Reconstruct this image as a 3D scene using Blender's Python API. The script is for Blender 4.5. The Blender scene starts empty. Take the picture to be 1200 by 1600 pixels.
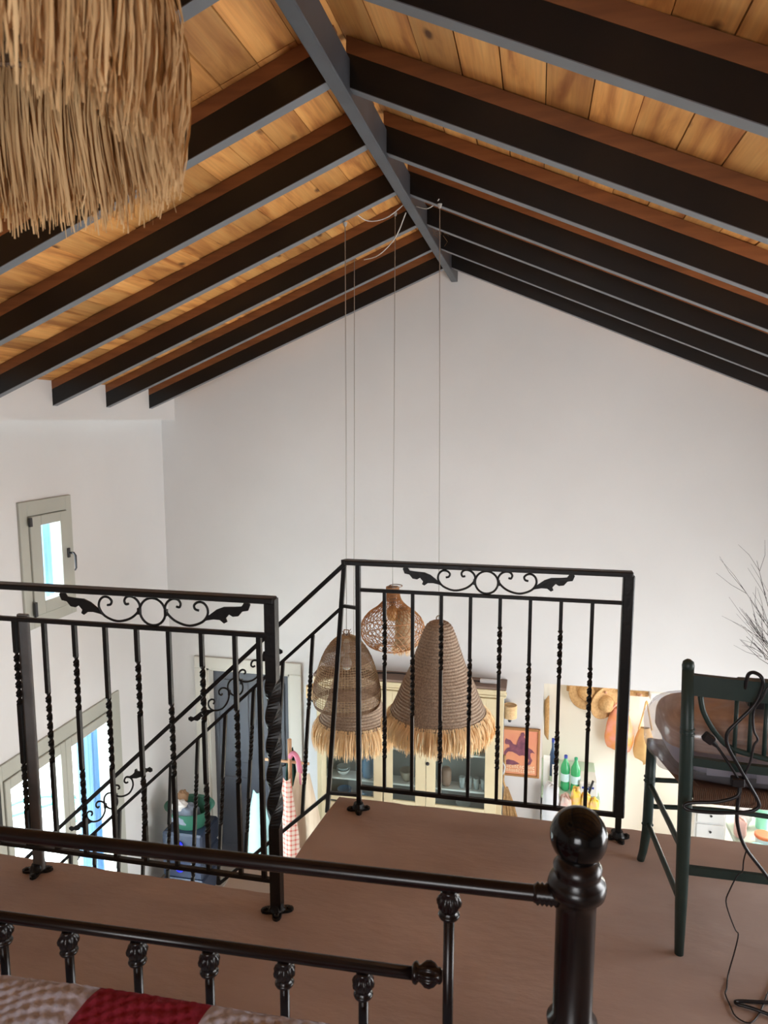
import bpy, math, random
from mathutils import Vector, Matrix
random.seed(7)
PI=math.pi; R=math.radians
S=bpy.context.scene; COL=S.collection
# ------------------------------------------------------------------ camera
cd=bpy.data.cameras.new('camera'); cam=bpy.data.objects.new('camera',cd); COL.objects.link(cam)
cd.sensor_fit='VERTICAL'; cd.sensor_height=32.0; cd.lens=1122.0/1600*32.0
cd.clip_start=.02
cd.dof.use_dof=True; cd.dof.focus_distance=3.0; cd.dof.aperture_fstop=8.5
cam.location=(0,0,1.5); cam.rotation_euler=(R(90-7.3),0,R(12)); S.camera=cam
# ------------------------------------------------------------------ light
S.view_settings.view_transform='Standard'; S.view_settings.look='None'
S.view_settings.gamma=1; S.view_settings.use_curve_mapping=False
S.view_settings.exposure=0.6
w=bpy.data.worlds.new('sky'); S.world=w; w.use_nodes=True
nt=w.node_tree; bg=nt.nodes['Background']
bg.inputs[0].default_value=(.86,.94,1.0,1); bg.inputs[1].default_value=17.0
sun=bpy.data.lights.new('sun','SUN'); sun.energy=9; sun.angle=R(1); sun.color=(1,.95,.88)
so=bpy.data.objects.new('sun',sun); COL.objects.link(so)
so.rotation_euler=(R(-22),R(-30),0)
def portal(name,loc,rot,sx,sy):
    l=bpy.data.lights.new(name,'AREA'); l.shape='RECTANGLE'; l.size=sx; l.size_y=sy
    l.cycles.is_portal=True
    o=bpy.data.objects.new(name,l); COL.objects.link(o); o.location=loc; o.rotation_euler=rot
def area(name,loc,rot,sx,sy,e,c=(1,1,1)):
    l=bpy.data.lights.new(name,'AREA'); l.shape='RECTANGLE'; l.size=sx; l.size_y=sy; l.energy=e; l.color=c
    o=bpy.data.objects.new(name,l); COL.objects.link(o); o.location=loc; o.rotation_euler=rot
# daylight through the openings (window_1, window_2 on the left; unseen rear and kitchen windows), plus added fill from the right
portal('portal_left_small',(-3.56,4.36,.52),(0,R(-90),0),.7,.42)
portal('portal_left_large',(-3.56,4.40,-1.75),(0,R(-90),0),1.7,1.25)
area('fill_right_lower',(2.58,3.6,-1.6),(0,R(90),0),2.1,2.2,95,(.94,.97,1))  # added fill lamp low on the right; no doors stand there
area('fill_right_loft',(2.58,2.2,.35),(0,R(90),0),1.2,1.6,45,(.95,.98,1))  # added fill lamp to brighten the loft; the right wall has no window
area('daylight_rear_window',(-.4,-2.44,1.35),(R(90),0,0),1.3,1.0,36,(.97,.98,1))
area('daylight_kitchen_window',(2.58,6.65,-1.55),(0,R(90),0),1.1,.6,34,(1,.96,.9))
area('daylight_left_terrace',(-3.42,4.4,-1.7),(0,R(-90),0),.01,.01,.0) if False else None

# ------------------------------------------------------------------ helpers
OFF={}
class MB:
    def __init__(s): s.v=[]; s.f=[]
    def add(s,vs,fs):
        n=len(s.v); s.v+= [tuple(v) for v in vs]; s.f+=[tuple(i+n for i in f) for f in fs]; return s
    def box(s,x0,x1,y0,y1,z0,z1,M=None):
        vs=[Vector((x,y,z)) for z in (z0,z1) for y in (y0,y1) for x in (x0,x1)]
        if M: vs=[M@v for v in vs]
        return s.add(vs,[(0,2,3,1),(4,5,7,6),(0,1,5,4),(2,6,7,3),(0,4,6,2),(1,3,7,5)])
    def cbox(s,c,d,rot=None):
        M=Matrix.Translation(c)
        if rot is not None: M=M@rot.to_4x4()
        return s.box(-d[0]/2,d[0]/2,-d[1]/2,d[1]/2,-d[2]/2,d[2]/2,M)
    def bevbox(s,x0,x1,y0,y1,z0,z1,b=.004,M=None):
        # box with chamfered edges
        vs=[];fs=[]
        c=[(x0,x1),(y0,y1),(z0,z1)]
        idx={}
        for i in (0,1):
            for j in (0,1):
                for k in (0,1):
                    sg=[(1,-1)[i],(1,-1)[j],(1,-1)[k]]
                    p=[c[0][i],c[1][j],c[2][k]]
                    for a in range(3):
                        q=[p[t]+(0 if t==a else sg[t]*b) for t in range(3)]
                        idx[(i,j,k,a)]=len(vs); vs.append(Vector(q))
        def F(*ks): fs.append(tuple(idx[k] for k in ks))
        for a in range(3):
            o=[t for t in range(3) if t!=a]
            for e in (0,1):
                ring=[]
                for (u,v) in ((0,0),(1,0),(1,1),(0,1)):
                    k=[0,0,0];k[a]=e;k[o[0]]=u;k[o[1]]=v; ring.append(tuple(k)+(a,))
                F(*ring)
            for u in (0,1):
                for v in (0,1):
                    k0=[0,0,0];k0[o[0]]=u;k0[o[1]]=v;k1=list(k0);k1[a]=1
                    F(tuple(k0)+(o[0],),tuple(k1)+(o[0],),tuple(k1)+(o[1],),tuple(k0)+(o[1],))
        for i in (0,1):
            for j in (0,1):
                for k in (0,1): F((i,j,k,0),(i,j,k,1),(i,j,k,2))
        if M: vs=[M@v for v in vs]
        return s.add(vs,fs)
    def tube(s,pts,r,n=8,cap=True,flat=None):
        pts=[Vector(p) for p in pts]; m=len(pts)
        rr=r if isinstance(r,(list,tuple)) else [r]*m
        t0=(pts[1]-pts[0]).normalized()
        up=Vector((0,0,1)) if abs(t0.z)<.9 else Vector((1,0,0))
        u=t0.cross(up).normalized(); vs=[];fs=[]
        for i,p in enumerate(pts):
            a=pts[max(i-1,0)];b=pts[min(i+1,m-1)]
            t=(b-a)
            t=t.normalized() if t.length>1e-9 else t0
            u=(u-t*u.dot(t))
            u=u.normalized() if u.length>1e-6 else t.orthogonal().normalized()
            v=t.cross(u)
            for k in range(n):
                an=2*PI*(k+.5)/n; vs.append(p+(u*math.cos(an)+v*math.sin(an))*rr[i])
        for i in range(m-1):
            for k in range(n):
                k2=(k+1)%n; fs.append((i*n+k,i*n+k2,(i+1)*n+k2,(i+1)*n+k))
        if cap: fs.append(tuple(range(n-1,-1,-1))); fs.append(tuple((m-1)*n+k for k in range(n)))
        return s.add(vs,fs)
    def bar(s,a,b,w,h=None,up=(0,0,1)):
        a=Vector(a);b=Vector(b);h=h or w;t=(b-a).normalized();u=t.cross(Vector(up))
        if u.length<1e-4: u=t.cross(Vector((0,1,0)))
        u.normalize();v=u.cross(t);vs=[]
        for p in (a,b):
            for (i,j) in ((-1,-1),(1,-1),(1,1),(-1,1)): vs.append(p+u*(i*w/2)+v*(j*h/2))
        return s.add(vs,[(3,2,1,0),(4,5,6,7),(0,1,5,4),(1,2,6,5),(2,3,7,6),(3,0,4,7)])
    def lathe(s,prof,c=(0,0,0),n=24,axis=None,flute=0,fl=0,cap=True):
        # prof: (r, h) along axis
        c=Vector(c); ax=Vector(axis or (0,0,1)).normalized()
        u=ax.orthogonal().normalized() if abs(ax.z)<.99 else Vector((1,0,0)); v=ax.cross(u);vs=[];fs=[];m=len(prof)
        for pr in prof:
            r,h=pr[0],pr[1]; fa=pr[2] if len(pr)>2 else 0
            for k in range(n):
                an=2*PI*k/n; q=r*(1-fa*(.5-.5*math.cos(an*flute)))
                vs.append(c+ax*h+(u*math.cos(an)+v*math.sin(an))*q)
        for i in range(m-1):
            for k in range(n):
                k2=(k+1)%n; fs.append((i*n+k,i*n+k2,(i+1)*n+k2,(i+1)*n+k))
        if cap: fs.append(tuple(range(n-1,-1,-1))); fs.append(tuple((m-1)*n+k for k in range(n)))
        return s.add(vs,fs)
    def prism(s,out,M,th):
        # out: 2D outline (u,v); M(u,v,w) -> point
        n=len(out); vs=[M(u,v,-th/2) for u,v in out]+[M(u,v,th/2) for u,v in out]
        fs=[(i,(i+1)%n,n+(i+1)%n,n+i) for i in range(n)]
        # ear-free: fan through triangulation
        from mathutils.geometry import tessellate_polygon
        tr=tessellate_polygon([[Vector((u,v,0)) for u,v in out]])
        for t in tr: fs.append(tuple(t)); fs.append(tuple(n+i for i in reversed(t)))
        return s.add(vs,fs)
    def grid(s,fn,nu,nv,closed=False):
        vs=[fn(i/(nu),j/(nv)) for j in range(nv+1) for i in range(nu+(0 if closed else 1))]
        W=nu if closed else nu+1
        fs=[(j*W+i,j*W+(i+1)%W,(j+1)*W+(i+1)%W,(j+1)*W+i) for j in range(nv) for i in range(nu)]
        return s.add(vs,fs)
def obj(name,mb,mat,parent=None,smooth=False,label=None,kind=None,loc=None):
    o0=OFF[parent.name] if parent is not None else Vector((0,0,0))
    lo=Vector(loc) if loc is not None else Vector((0,0,0))
    me=bpy.data.meshes.new(name)
    me.from_pydata([tuple(Vector(v)-o0-lo) for v in mb.v],[],mb.f)
    me.materials.append(mat); me.update()
    if smooth:
        me.polygons.foreach_set('use_smooth',[True]*len(me.polygons))
        if smooth=='auto':
            try: me.set_sharp_from_angle(angle=R(38))
            except Exception: pass
    import bmesh
    bm=bmesh.new(); bm.from_mesh(me); bmesh.ops.recalc_face_normals(bm,faces=bm.faces); bm.to_mesh(me); bm.free()
    o=bpy.data.objects.new(name,me); COL.objects.link(o); o.location=lo
    OFF[o.name]=o0+lo if parent is not None else lo
    if parent is not None: o.parent=parent
    if label: o['label']=label
    if kind: o['kind']=kind
    return o
def thing(name,label,cat,loc=(0,0,0),group=None):
    o=bpy.data.objects.new(name,None); COL.objects.link(o); o.location=loc; o.empty_display_size=.05
    o['label']=label;o['category']=cat
    if group:o['group']=group
    OFF[o.name]=Vector(loc); return o
def tag(o,label,cat,group=None,kind=None):
    o['label']=label;o['category']=cat
    if group:o['group']=group
    if kind:o['kind']=kind
    return o
def solo(name,mb,mat,label,cat,base,smooth=False,group=None,kind=None):
    o=obj(name,mb,mat,smooth=smooth,loc=base); tag(o,label,cat,group,kind); return o
def copy_tree(o,parent=None):
    c=o.copy(); COL.objects.link(c); c.parent=parent; OFF[c.name]=OFF[o.name].copy()
    for ch in o.children: copy_tree(ch,c)
    return c
def spline(pts,k=6):
    P=[Vector(p) for p in pts]; out=[]
    for i in range(len(P)-1):
        p0=P[max(i-1,0)];p1=P[i];p2=P[i+1];p3=P[min(i+2,len(P)-1)]
        for j in range(k):
            t=j/k; out.append(.5*((2*p1)+(p2-p0)*t+(2*p0-5*p1+4*p2-p3)*t*t+(3*p1-p0-3*p2+p3)*t**3))
    out.append(P[-1]); return out
# ------------------------------------------------------------------ materials
def mat(name,col,rough=.6,metal=0,spec=None,noise=None,bump=None,var=0,emis=None,alpha=None,trans=None):
    m=bpy.data.materials.new(name); m.use_nodes=True; t=m.node_tree; b=t.nodes['Principled BSDF']
    b.inputs['Base Color'].default_value=(*col,1); b.inputs['Roughness'].default_value=rough; b.inputs['Metallic'].default_value=metal
    if spec is not None: b.inputs['Specular IOR Level'].default_value=spec
    if trans: b.inputs['Transmission Weight'].default_value=trans
    if alpha is not None: b.inputs['Alpha'].default_value=alpha
    tc=t.nodes.new('ShaderNodeTexCoord')
    if noise:  # (scale, col2, stretch, detail)
        sc,c2,st=noise[:3]
        mp=t.nodes.new('ShaderNodeMapping'); mp.inputs['Scale'].default_value=st
        t.links.new(tc.outputs['Object'],mp.inputs[0])
        n=t.nodes.new('ShaderNodeTexNoise'); n.inputs['Scale'].default_value=sc; n.inputs['Detail'].default_value=5
        t.links.new(mp.outputs[0],n.inputs[0])
        r=t.nodes.new('ShaderNodeValToRGB'); r.color_ramp.elements[0].position=.35; r.color_ramp.elements[1].position=.65
        r.color_ramp.elements[0].color=(*col,1); r.color_ramp.elements[1].color=(*c2,1)
        t.links.new(n.outputs[0],r.inputs[0]); last=r.outputs[0]
        if var:
            oi=t.nodes.new('ShaderNodeObjectInfo'); hs=t.nodes.new('ShaderNodeHueSaturation')
            mr=t.nodes.new('ShaderNodeMapRange'); mr.inputs[3].default_value=1-var; mr.inputs[4].default_value=1+var
            t.links.new(oi.outputs['Random'],mr.inputs[0]); t.links.new(mr.outputs[0],hs.inputs['Value']); t.links.new(last,hs.inputs['Color']); last=hs.outputs[0]
        t.links.new(last,b.inputs['Base Color'])
    if bump:   # (scale, strength, stretch)
        mp=t.nodes.new('ShaderNodeMapping'); mp.inputs['Scale'].default_value=bump[2]
        t.links.new(tc.outputs['Object'],mp.inputs[0])
        n=t.nodes.new('ShaderNodeTexNoise'); n.inputs['Scale'].default_value=bump[0]; n.inputs['Detail'].default_value=6
        t.links.new(mp.outputs[0],n.inputs[0])
        bu=t.nodes.new('ShaderNodeBump'); bu.inputs['Strength'].default_value=bump[1]; bu.inputs['Distance'].default_value=.01
        t.links.new(n.outputs[0],bu.inputs['Height']); t.links.new(bu.outputs[0],b.inputs['Normal'])
    return m
def pine():
    m=bpy.data.materials.new('pine'); m.use_nodes=True; t=m.node_tree; b=t.nodes['Principled BSDF']; b.inputs['Roughness'].default_value=.55
    L=t.links.new; N=t.nodes.new
    tc=N('ShaderNodeTexCoord'); oi=N('ShaderNodeObjectInfo')
    add=N('ShaderNodeVectorMath'); add.operation='ADD'
    sc=N('ShaderNodeVectorMath'); sc.operation='SCALE'; sc.inputs[0].default_value=(7,13,5)
    L(oi.outputs['Random'],sc.inputs['Scale']); L(tc.outputs['Object'],add.inputs[0]); L(sc.outputs[0],add.inputs[1])
    mp=N('ShaderNodeMapping'); mp.inputs['Scale'].default_value=(9,1.1,9); L(add.outputs[0],mp.inputs[0])
    n=N('ShaderNodeTexNoise'); n.inputs['Scale'].default_value=1.6; n.inputs['Detail'].default_value=6; n.inputs['Distortion'].default_value=.8; L(mp.outputs[0],n.inputs[0])
    r=N('ShaderNodeValToRGB'); e=r.color_ramp.elements; e[0].position=.3; e[0].color=(.40,.13,.028,1); e[1].position=.72; e[1].color=(.82,.42,.13,1)
    x=e.new(.5); x.color=(.72,.32,.085,1)
    L(n.outputs[0],r.inputs[0])
    # fine grain
    mp2=N('ShaderNodeMapping'); mp2.inputs['Scale'].default_value=(90,2.2,90); L(add.outputs[0],mp2.inputs[0])
    n2=N('ShaderNodeTexNoise'); n2.inputs['Scale'].default_value=1.4; n2.inputs['Detail'].default_value=3; L(mp2.outputs[0],n2.inputs[0])
    mr=N('ShaderNodeMapRange'); mr.inputs[1].default_value=.3; mr.inputs[2].default_value=.7; mr.inputs[3].default_value=.88; mr.inputs[4].default_value=1.06; L(n2.outputs[0],mr.inputs[0])
    # knots
    mp3=N('ShaderNodeMapping'); mp3.inputs['Scale'].default_value=(6.5,3.4,6.5); L(add.outputs[0],mp3.inputs[0])
    vo=N('ShaderNodeTexVoronoi'); vo.inputs['Scale'].default_value=1; L(mp3.outputs[0],vo.inputs[0])
    nn=N('ShaderNodeTexNoise'); nn.inputs['Scale'].default_value=30; L(tc.outputs['Object'],nn.inputs[0])
    ad=N('ShaderNodeMath'); ad.operation='MULTIPLY_ADD'; ad.inputs[1].default_value=.07; L(nn.outputs[0],ad.inputs[0]); L(vo.outputs['Distance'],ad.inputs[2])
    kr=N('ShaderNodeValToRGB'); kr.color_ramp.elements[0].position=.09; kr.color_ramp.elements[0].color=(.25,.2,.2,1); kr.color_ramp.elements[1].position=.17; kr.color_ramp.elements[1].color=(1,1,1,1)
    L(ad.outputs[0],kr.inputs[0])
    hs=N('ShaderNodeHueSaturation'); mv=N('ShaderNodeMapRange'); mv.inputs[3].default_value=.62; mv.inputs[4].default_value=1.12
    L(oi.outputs['Random'],mv.inputs[0]); L(mv.outputs[0],hs.inputs['Value']); L(r.outputs[0],hs.inputs['Color'])
    m1=N('ShaderNodeMix'); m1.data_type='RGBA'; m1.blend_type='MULTIPLY'; m1.inputs[0].default_value=1; L(hs.outputs[0],m1.inputs[6]); L(mr.outputs[0],m1.inputs[7])
    m2=N('ShaderNodeMix'); m2.data_type='RGBA'; m2.blend_type='MULTIPLY'; m2.inputs[0].default_value=1; L(m1.outputs[2],m2.inputs[6]); L(kr.outputs[0],m2.inputs[7])
    L(m2.outputs[2],b.inputs['Base Color'])
    return m
M_wall=mat('white_plaster',(.735,.725,.715),.85,noise=(1.2,(.70,.69,.68),(1,1,1)),bump=(9,.12,(1,1,1)))
M_floor=mat('brown_plaster',(.44,.345,.305),.62,noise=(2.2,(.53,.425,.38),(1,1.6,1)),bump=(14,.30,(1,2.5,1)),spec=.3)
M_edge=mat('slab_edge',(.40,.30,.25),.8)
M_lfloor=mat('stone_tile_floor',(.55,.50,.43),.6,noise=(3,(.48,.43,.36),(1,1,1)))
M_pine=pine()
M_batten=mat('batten_wood',(.27,.10,.032),.5,noise=(3,(.20,.07,.022),(1.5,12,12)),var=.15)
M_deck=mat('roof_deck',(.03,.02,.015),.9)
M_steel=mat('dark_steel',(.004,.004,.004),.36,metal=.0,spec=.4,noise=(6,(.006,.005,.005),(1,1,1)))
M_ridge=mat('ridge_steel',(.058,.064,.074),.45,spec=.5,noise=(8,(.048,.050,.056),(1,1,1)))
M_lit_underside=mat('lit_underside_grey',(.13,.138,.15),.4,spec=.5)  # lighter grey puts the light reflected under the rafters into the colour
M_iron=mat('black_iron',(.006,.006,.006),.38,spec=.45,bump=(60,.15,(1,1,1)))
M_ironp=mat('worn_grey_iron',(.24,.24,.24),.5,noise=(9,(.17,.17,.17),(1,1,1)))
M_bed=mat('bronze_black_metal',(.006,.004,.0035),.26,spec=.42,noise=(18,(.013,.007,.006),(1,1,1)))
M_ball=mat('black_gloss',(.003,.003,.003),.14,spec=.35)
M_sea=mat('seagrass',(.42,.31,.22),.85,noise=(140,(.24,.17,.12),(1,1,.6)),bump=(160,.5,(1,1,1)))
M_sea2=mat('brown_reed',(.20,.115,.065),.8,noise=(40,(.32,.20,.12),(1,1,2)))
M_reedlight=mat('pale_reed',(.52,.38,.22),.8,noise=(40,(.40,.27,.15),(1,1,2)))
M_rattan=mat('rattan',(.50,.25,.10),.6,noise=(30,(.38,.17,.06),(1,1,1)))
M_raffia=mat('raffia',(.97,.74,.43),.7,noise=(9,(.87,.58,.29),(2,2,.4)))
M_raffia2=mat('raffia_dull',(.86,.58,.29),.7,noise=(22,(.62,.38,.17),(2,2,.15)))
M_cord=mat('grey_cord',(.42,.40,.37),.6)
M_wcord=mat('white_cable',(.62,.6,.57),.5)
M_frame=mat('sage_frame',(.44,.44,.38),.45,noise=(2,(.47,.47,.41),(1,1,1)))
M_hard=mat('dark_hardware',(.03,.03,.035),.35,spec=.6)
M_cream=mat('cream_paint',(.74,.64,.42),.5,noise=(3,(.68,.57,.36),(1,1,1)))
M_cabtop=mat('dusty_wood_top',(.22,.15,.115),.7)
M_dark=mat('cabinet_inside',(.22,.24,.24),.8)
M_doorf=mat('door_cream',(.62,.59,.52),.5)
M_doorl=mat('door_slate',(.075,.085,.11),.5,noise=(2,(.10,.105,.12),(1,1,1)))
M_green=mat('dark_green_paint',(.018,.040,.036),.42,spec=.45,noise=(12,(.026,.050,.044),(1,1,1)))
M_rush=mat('rush_seat',(.16,.085,.05),.85)
M_black=mat('black_rubber',(.010,.010,.013),.35)
M_dkdev=mat('dark_device_plastic',(.02,.024,.022),.4)
M_white=mat('white_plastic',(.75,.76,.76),.35)
M_red=mat('quilt_red',(.33,.018,.05),.9,bump=(90,.25,(1,1,1)))
M_qwhite=mat('quilt_white',(.66,.68,.82),.9,bump=(90,.25,(1,1,1)))
M_mat=mat('mattress_cloth',(.6,.55,.5),.9)
M_straw=mat('straw_weave',(.55,.34,.15),.8,noise=(50,(.42,.24,.10),(1,1,1)))
M_orange=mat('orange_cloth',(.85,.34,.08),.85,noise=(11,(.86,.36,.30),(1,1,1)))
M_tan=mat('tan_canvas',(.72,.47,.20),.8,noise=(9,(.62,.38,.15),(1,1,1)))
def glass(name,tint=(1,1,1),mixf=.12,rough=.02,diff=0):
    m=bpy.data.materials.new(name); m.use_nodes=True; t=m.node_tree; t.nodes.clear(); N=t.nodes.new; L=t.links.new
    o=N('ShaderNodeOutputMaterial'); mx=N('ShaderNodeMixShader'); tr=N('ShaderNodeBsdfTransparent'); gl=N('ShaderNodeBsdfGlossy')
    tr.inputs[0].default_value=(*tint,1); gl.inputs['Roughness'].default_value=rough; mx.inputs[0].default_value=mixf
    L(tr.outputs[0],mx.inputs[1]); L(gl.outputs[0],mx.inputs[2]); fin=mx
    if diff:
        df=N('ShaderNodeBsdfDiffuse'); df.inputs[0].default_value=(.8,.8,.86,1); m2=N('ShaderNodeMixShader'); m2.inputs[0].default_value=diff; L(mx.outputs[0],m2.inputs[1]); L(df.outputs[0],m2.inputs[2]); fin=m2
    L(fin.outputs[0],o.inputs[0]); return m
M_glass=glass('window_glass',(.94,.98,1),.05)
M_cglass=glass('cabinet_glass',(.9,.95,.94),.06)
M_film=glass('plastic_film',(.86,.86,.90),.12,.25,.16)
M_gbottle=mat('green_bottle',(.04,.42,.16),.12,spec=.6,alpha=.85)
M_wlabel=mat('bottle_label',(.55,.75,.78),.5)

# ------------------------------------------------------------------ setting
def wall_mb(axis,p0,p1,u0,u1,z0,z1,holes):
    # slab between p0,p1 along axis ('x' or 'y'); u is the other horizontal axis
    mb=MB(); us=sorted({u0,u1,*[h[0] for h in holes],*[h[1] for h in holes]}); zs=sorted({z0,z1,*[h[2] for h in holes],*[h[3] for h in holes]})
    for i in range(len(us)-1):
        for j in range(len(zs)-1):
            uc=(us[i]+us[i+1])/2; zc=(zs[j]+zs[j+1])/2
            if any(h[0]<uc<h[1] and h[2]<zc<h[3] for h in holes): continue
            if axis=='y': mb.box(us[i],us[i+1],p0,p1,zs[j],zs[j+1])
            else: mb.box(p0,p1,us[i],us[i+1],zs[j],zs[j+1])
    return mb
LF=-2.75; XR=2.62; XL=-3.34; YF=6.0; YB=-2.5
RX=-.69; RZ=2.646; SL=.418
def roofz(x,off=0): return RZ+off-SL*abs(x-RX)
# far wall with gable
far=wall_mb('y',YF,YF+.16,XL-.16,XR+.16,LF,1.1,[(-2.98,-2.15,LF,-.80),(.11,XR,LF,-.712)])
far.prism([(XL-.16,1.1),(XR+.16,1.1),(XR+.16,roofz(XR+.16,.185)),(RX,RZ+.185),(XL-.16,roofz(XL-.16,.185))],lambda u,v,w_:Vector((u,YF+.08+w_,v)),.16)
obj('wall_far',far,M_wall,kind='structure')
W1=(4.165,4.565,.165,.858); W2=(3.775,4.99,-2.65,-.82)
left=wall_mb('x',XL-.12,XL,YB,YF,LF,1.5,[W1,W2]); obj('wall_left',left,M_wall,kind='structure')
up=MB().box(XL-.16,-3.205,YB,YF,1.5,roofz(-3.205,.19)); obj('trim_1',up,M_wall,kind='structure')
rt=wall_mb('x',XR,XR+.16,YB,YF+1.3,LF,roofz(XR,.185),[]); obj('wall_right',rt,M_wall,kind='structure')
bk=MB().box(XL-.16,XR+.16,YB-.16,YB,LF,1.1)
bk.prism([(XL-.16,1.1),(XR+.16,1.1),(XR+.16,roofz(XR+.16,.185)),(RX,RZ+.185),(XL-.16,roofz(XL-.16,.185))],lambda u,v,w_:Vector((u,YB-.08+w_,v)),.16)
obj('wall_back',bk,M_wall,kind='structure')
obj('floor',MB().box(XL-.16,XR+.16,YB,7.3,LF-.1,LF),M_lfloor,kind='structure')
# kitchen recess beyond the opening
kr=MB().box(.0,XR,7.1,7.24,LF,-.45); kr.box(-.05,.11,6.16,7.24,LF,-.45); kr.box(-.05,XR+.1,6.16,7.24,-.45,-.40)
obj('wall_kitchen',kr,mat('kitchen_plaster',(.80,.76,.68),.8),kind='structure')
# loft slab
def edge(x0,x1,y,n,seed):
    rd=random.Random(seed); return [(x0+(x1-x0)*i/n, y+rd.uniform(-.004,.004)) for i in range(n+1)]
outl=[(XL,YB),(XR,YB)]+edge(XR,-.74,2.615,60,3)+[(-.755,2.5),(-.775,2.3),(-.79,2.03)]+edge(-.80,XL,2.0,60,4)
obj('loft_floor',MB().prism(outl,lambda u,v,w_:Vector((u,v,-.1+w_)),.2),M_floor,kind='structure')
# staircase of white plastered steps going down left under the railing
st=bpy.data.objects.new('staircase',None); COL.objects.link(st); st.location=(-.76,2.3,0); OFF['staircase']=Vector((-.76,2.3,0)); st['kind']='structure'
for i in range(12):
    x1=-.765-.205*i; zt=-.19*(i+1)-.0
    obj('step',MB().bevbox(x1-.235,x1,2.02,2.66 if i else 2.18,zt-.30,zt,.006),M_wall,st)
# roof
ceil=obj('ceiling',MB().add([(XL-.2,YB,roofz(XL-.2,.215)),(RX,YB,RZ+.215),(XR+.2,YB,roofz(XR+.2,.215)),(XL-.2,YF+.2,roofz(XL-.2,.215)),(RX,YF+.2,RZ+.215),(XR+.2,YF+.2,roofz(XR+.2,.215)),
  (XL-.2,YB,roofz(XL-.2,.26)),(RX,YB,RZ+.26),(XR+.2,YB,roofz(XR+.2,.26)),(XL-.2,YF+.2,roofz(XL-.2,.26)),(RX,YF+.2,RZ+.26),(XR+.2,YF+.2,roofz(XR+.2,.26))],
  [(0,1,4,3),(1,2,5,4),(6,9,10,7),(7,10,11,8),(0,3,9,6),(2,8,11,5),(0,6,7,1),(1,7,8,2),(3,4,10,9),(4,5,11,10)]),M_deck,kind='structure')
def slopebar(mb,s,d0,d1,y0,y1,o0,o1):
    vs=[]
    for y in (y0,y1):
        for d,o in ((d0,o0),(d1,o0),(d1,o1),(d0,o1)):
            vs.append((RX+s*d,y,RZ+o-SL*d))
    return mb.add(vs,[(3,2,1,0),(4,5,6,7),(0,1,5,4),(1,2,6,5),(2,3,7,6),(3,0,4,7)])
RAFT=[5.565-.62*k for k in range(13)]
RY={1:[1.855,2.56,3.18,3.76,4.335,4.95,5.565],-1:[1.84,2.49,3.06,3.69,4.325,4.945,5.565]}
for _s in (-1,1): RY[_s]=[1.22-.62*k for k in range(6)]+RY[_s]
rows={-1:19,1:24}
rnd=random.Random(5)
for s in (-1,1):
    dw=.1375; n=rows[s]
    for i in range(n):
        d0=.0+i*dw; d1=d0+dw
        if s==-1 and d1>2.515: d1=min(d1,2.56)
        cuts=[YB]+sorted(rnd.sample(RAFT[2:12],1))+[YF]
        for a,b in zip(cuts[:-1],cuts[1:]):
            g=rnd.choice([.0025,.003,.0035,.006]); h=rnd.uniform(-.002,.002)
            obj('plank',slopebar(MB(),s,d0+g/2,d1-g/2,a+.001,b-.001,.170+h,.192+h),M_pine,ceil)
for s,dm in ((-1,2.52),(1,XR-RX)):
    for y in RY[s]:
        rf=obj('rafter',slopebar(MB(),s,.012,dm,y+.002,y+.048,.003,.111),M_steel,ceil)
        obj('lit_underside',slopebar(MB(),s,.012,dm,y,y+.05,0,.003),M_lit_underside,rf,label='added plate, grey for the lit underside')  # thin plate added below the black rafter to carry its bright underside
        obj('batten',slopebar(MB(),s,.012,dm,y+.002,y+.048,.112,.167),M_batten,ceil)
rb=MB(); rb.bevbox(-.718,-.665,YB,6.02,2.61,2.735,.004)
obj('ridge_beam',rb,M_ridge,ceil,label='long dark grey steel ridge beam')
# windows
def window(name,y0,y1,z0,z1,sashes,outer,handle):
    root=bpy.data.objects.new(name,None); COL.objects.link(root); root.location=(XL,y0,z0); OFF[name]=Vector((XL,y0,z0)); root['kind']='structure'
    oy0,oy1,oz0,oz1=outer
    f=MB()
    f.bevbox(XL-.03,XL+.018,oy0,y0,oz0,oz1,.003); f.bevbox(XL-.03,XL+.018,y1,oy1,oz0,oz1,.003)
    f.bevbox(XL-.03,XL+.018,y0-.002,y1+.002,z1,oz1,.003); f.bevbox(XL-.03,XL+.018,y0-.002,y1+.002,oz0,z0,.003)
    f.box(XL-.10,XL-.03,y0,y0+.012,z0,z1); f.box(XL-.10,XL-.03,y1-.012,y1,z0,z1)
    obj('window_frame',f,M_frame,root)
    for (a,b,ga,gb,gz0,gz1) in sashes:
        m=MB(); m.bevbox(XL-.035,XL+.03,a,ga,z0+.004,z1-.004,.004); m.bevbox(XL-.035,XL+.03,gb,b,z0+.004,z1-.004,.004)
        m.bevbox(XL-.035,XL+.03,ga-.003,gb+.003,gz1,z1-.004,.004); m.bevbox(XL-.035,XL+.03,ga-.003,gb+.003,z0+.004,gz0,.004)
        sa=obj('sash',m,M_frame,root)
        obj('pane',MB().box(XL-.012,XL-.004,ga-.003,gb+.003,gz0-.003,gz1+.003),M_glass,sa)
    for (hy,hz) in handle:
        h=MB(); h.bevbox(XL+.030,XL+.042,hy-.014,hy+.014,hz-.035,hz+.035,.003)
        h.tube([(XL+.04,hy,hz),(XL+.075,hy,hz),(XL+.085,hy+.004,hz-.02),(XL+.085,hy+.006,hz-.11),(XL+.075,hy+.004,hz-.13)],[.009,.009,.009,.007,.005],8)
        obj('handle',h,M_hard,root,smooth=True,label='dark metal window handle')
    return root
w1=window('window_1',W1[0],W1[1],W1[2],W1[3],[(4.168,4.562,4.275,4.48,.255,.784)],(4.083,4.626,.085,.959),[(4.545,.545)])
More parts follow.
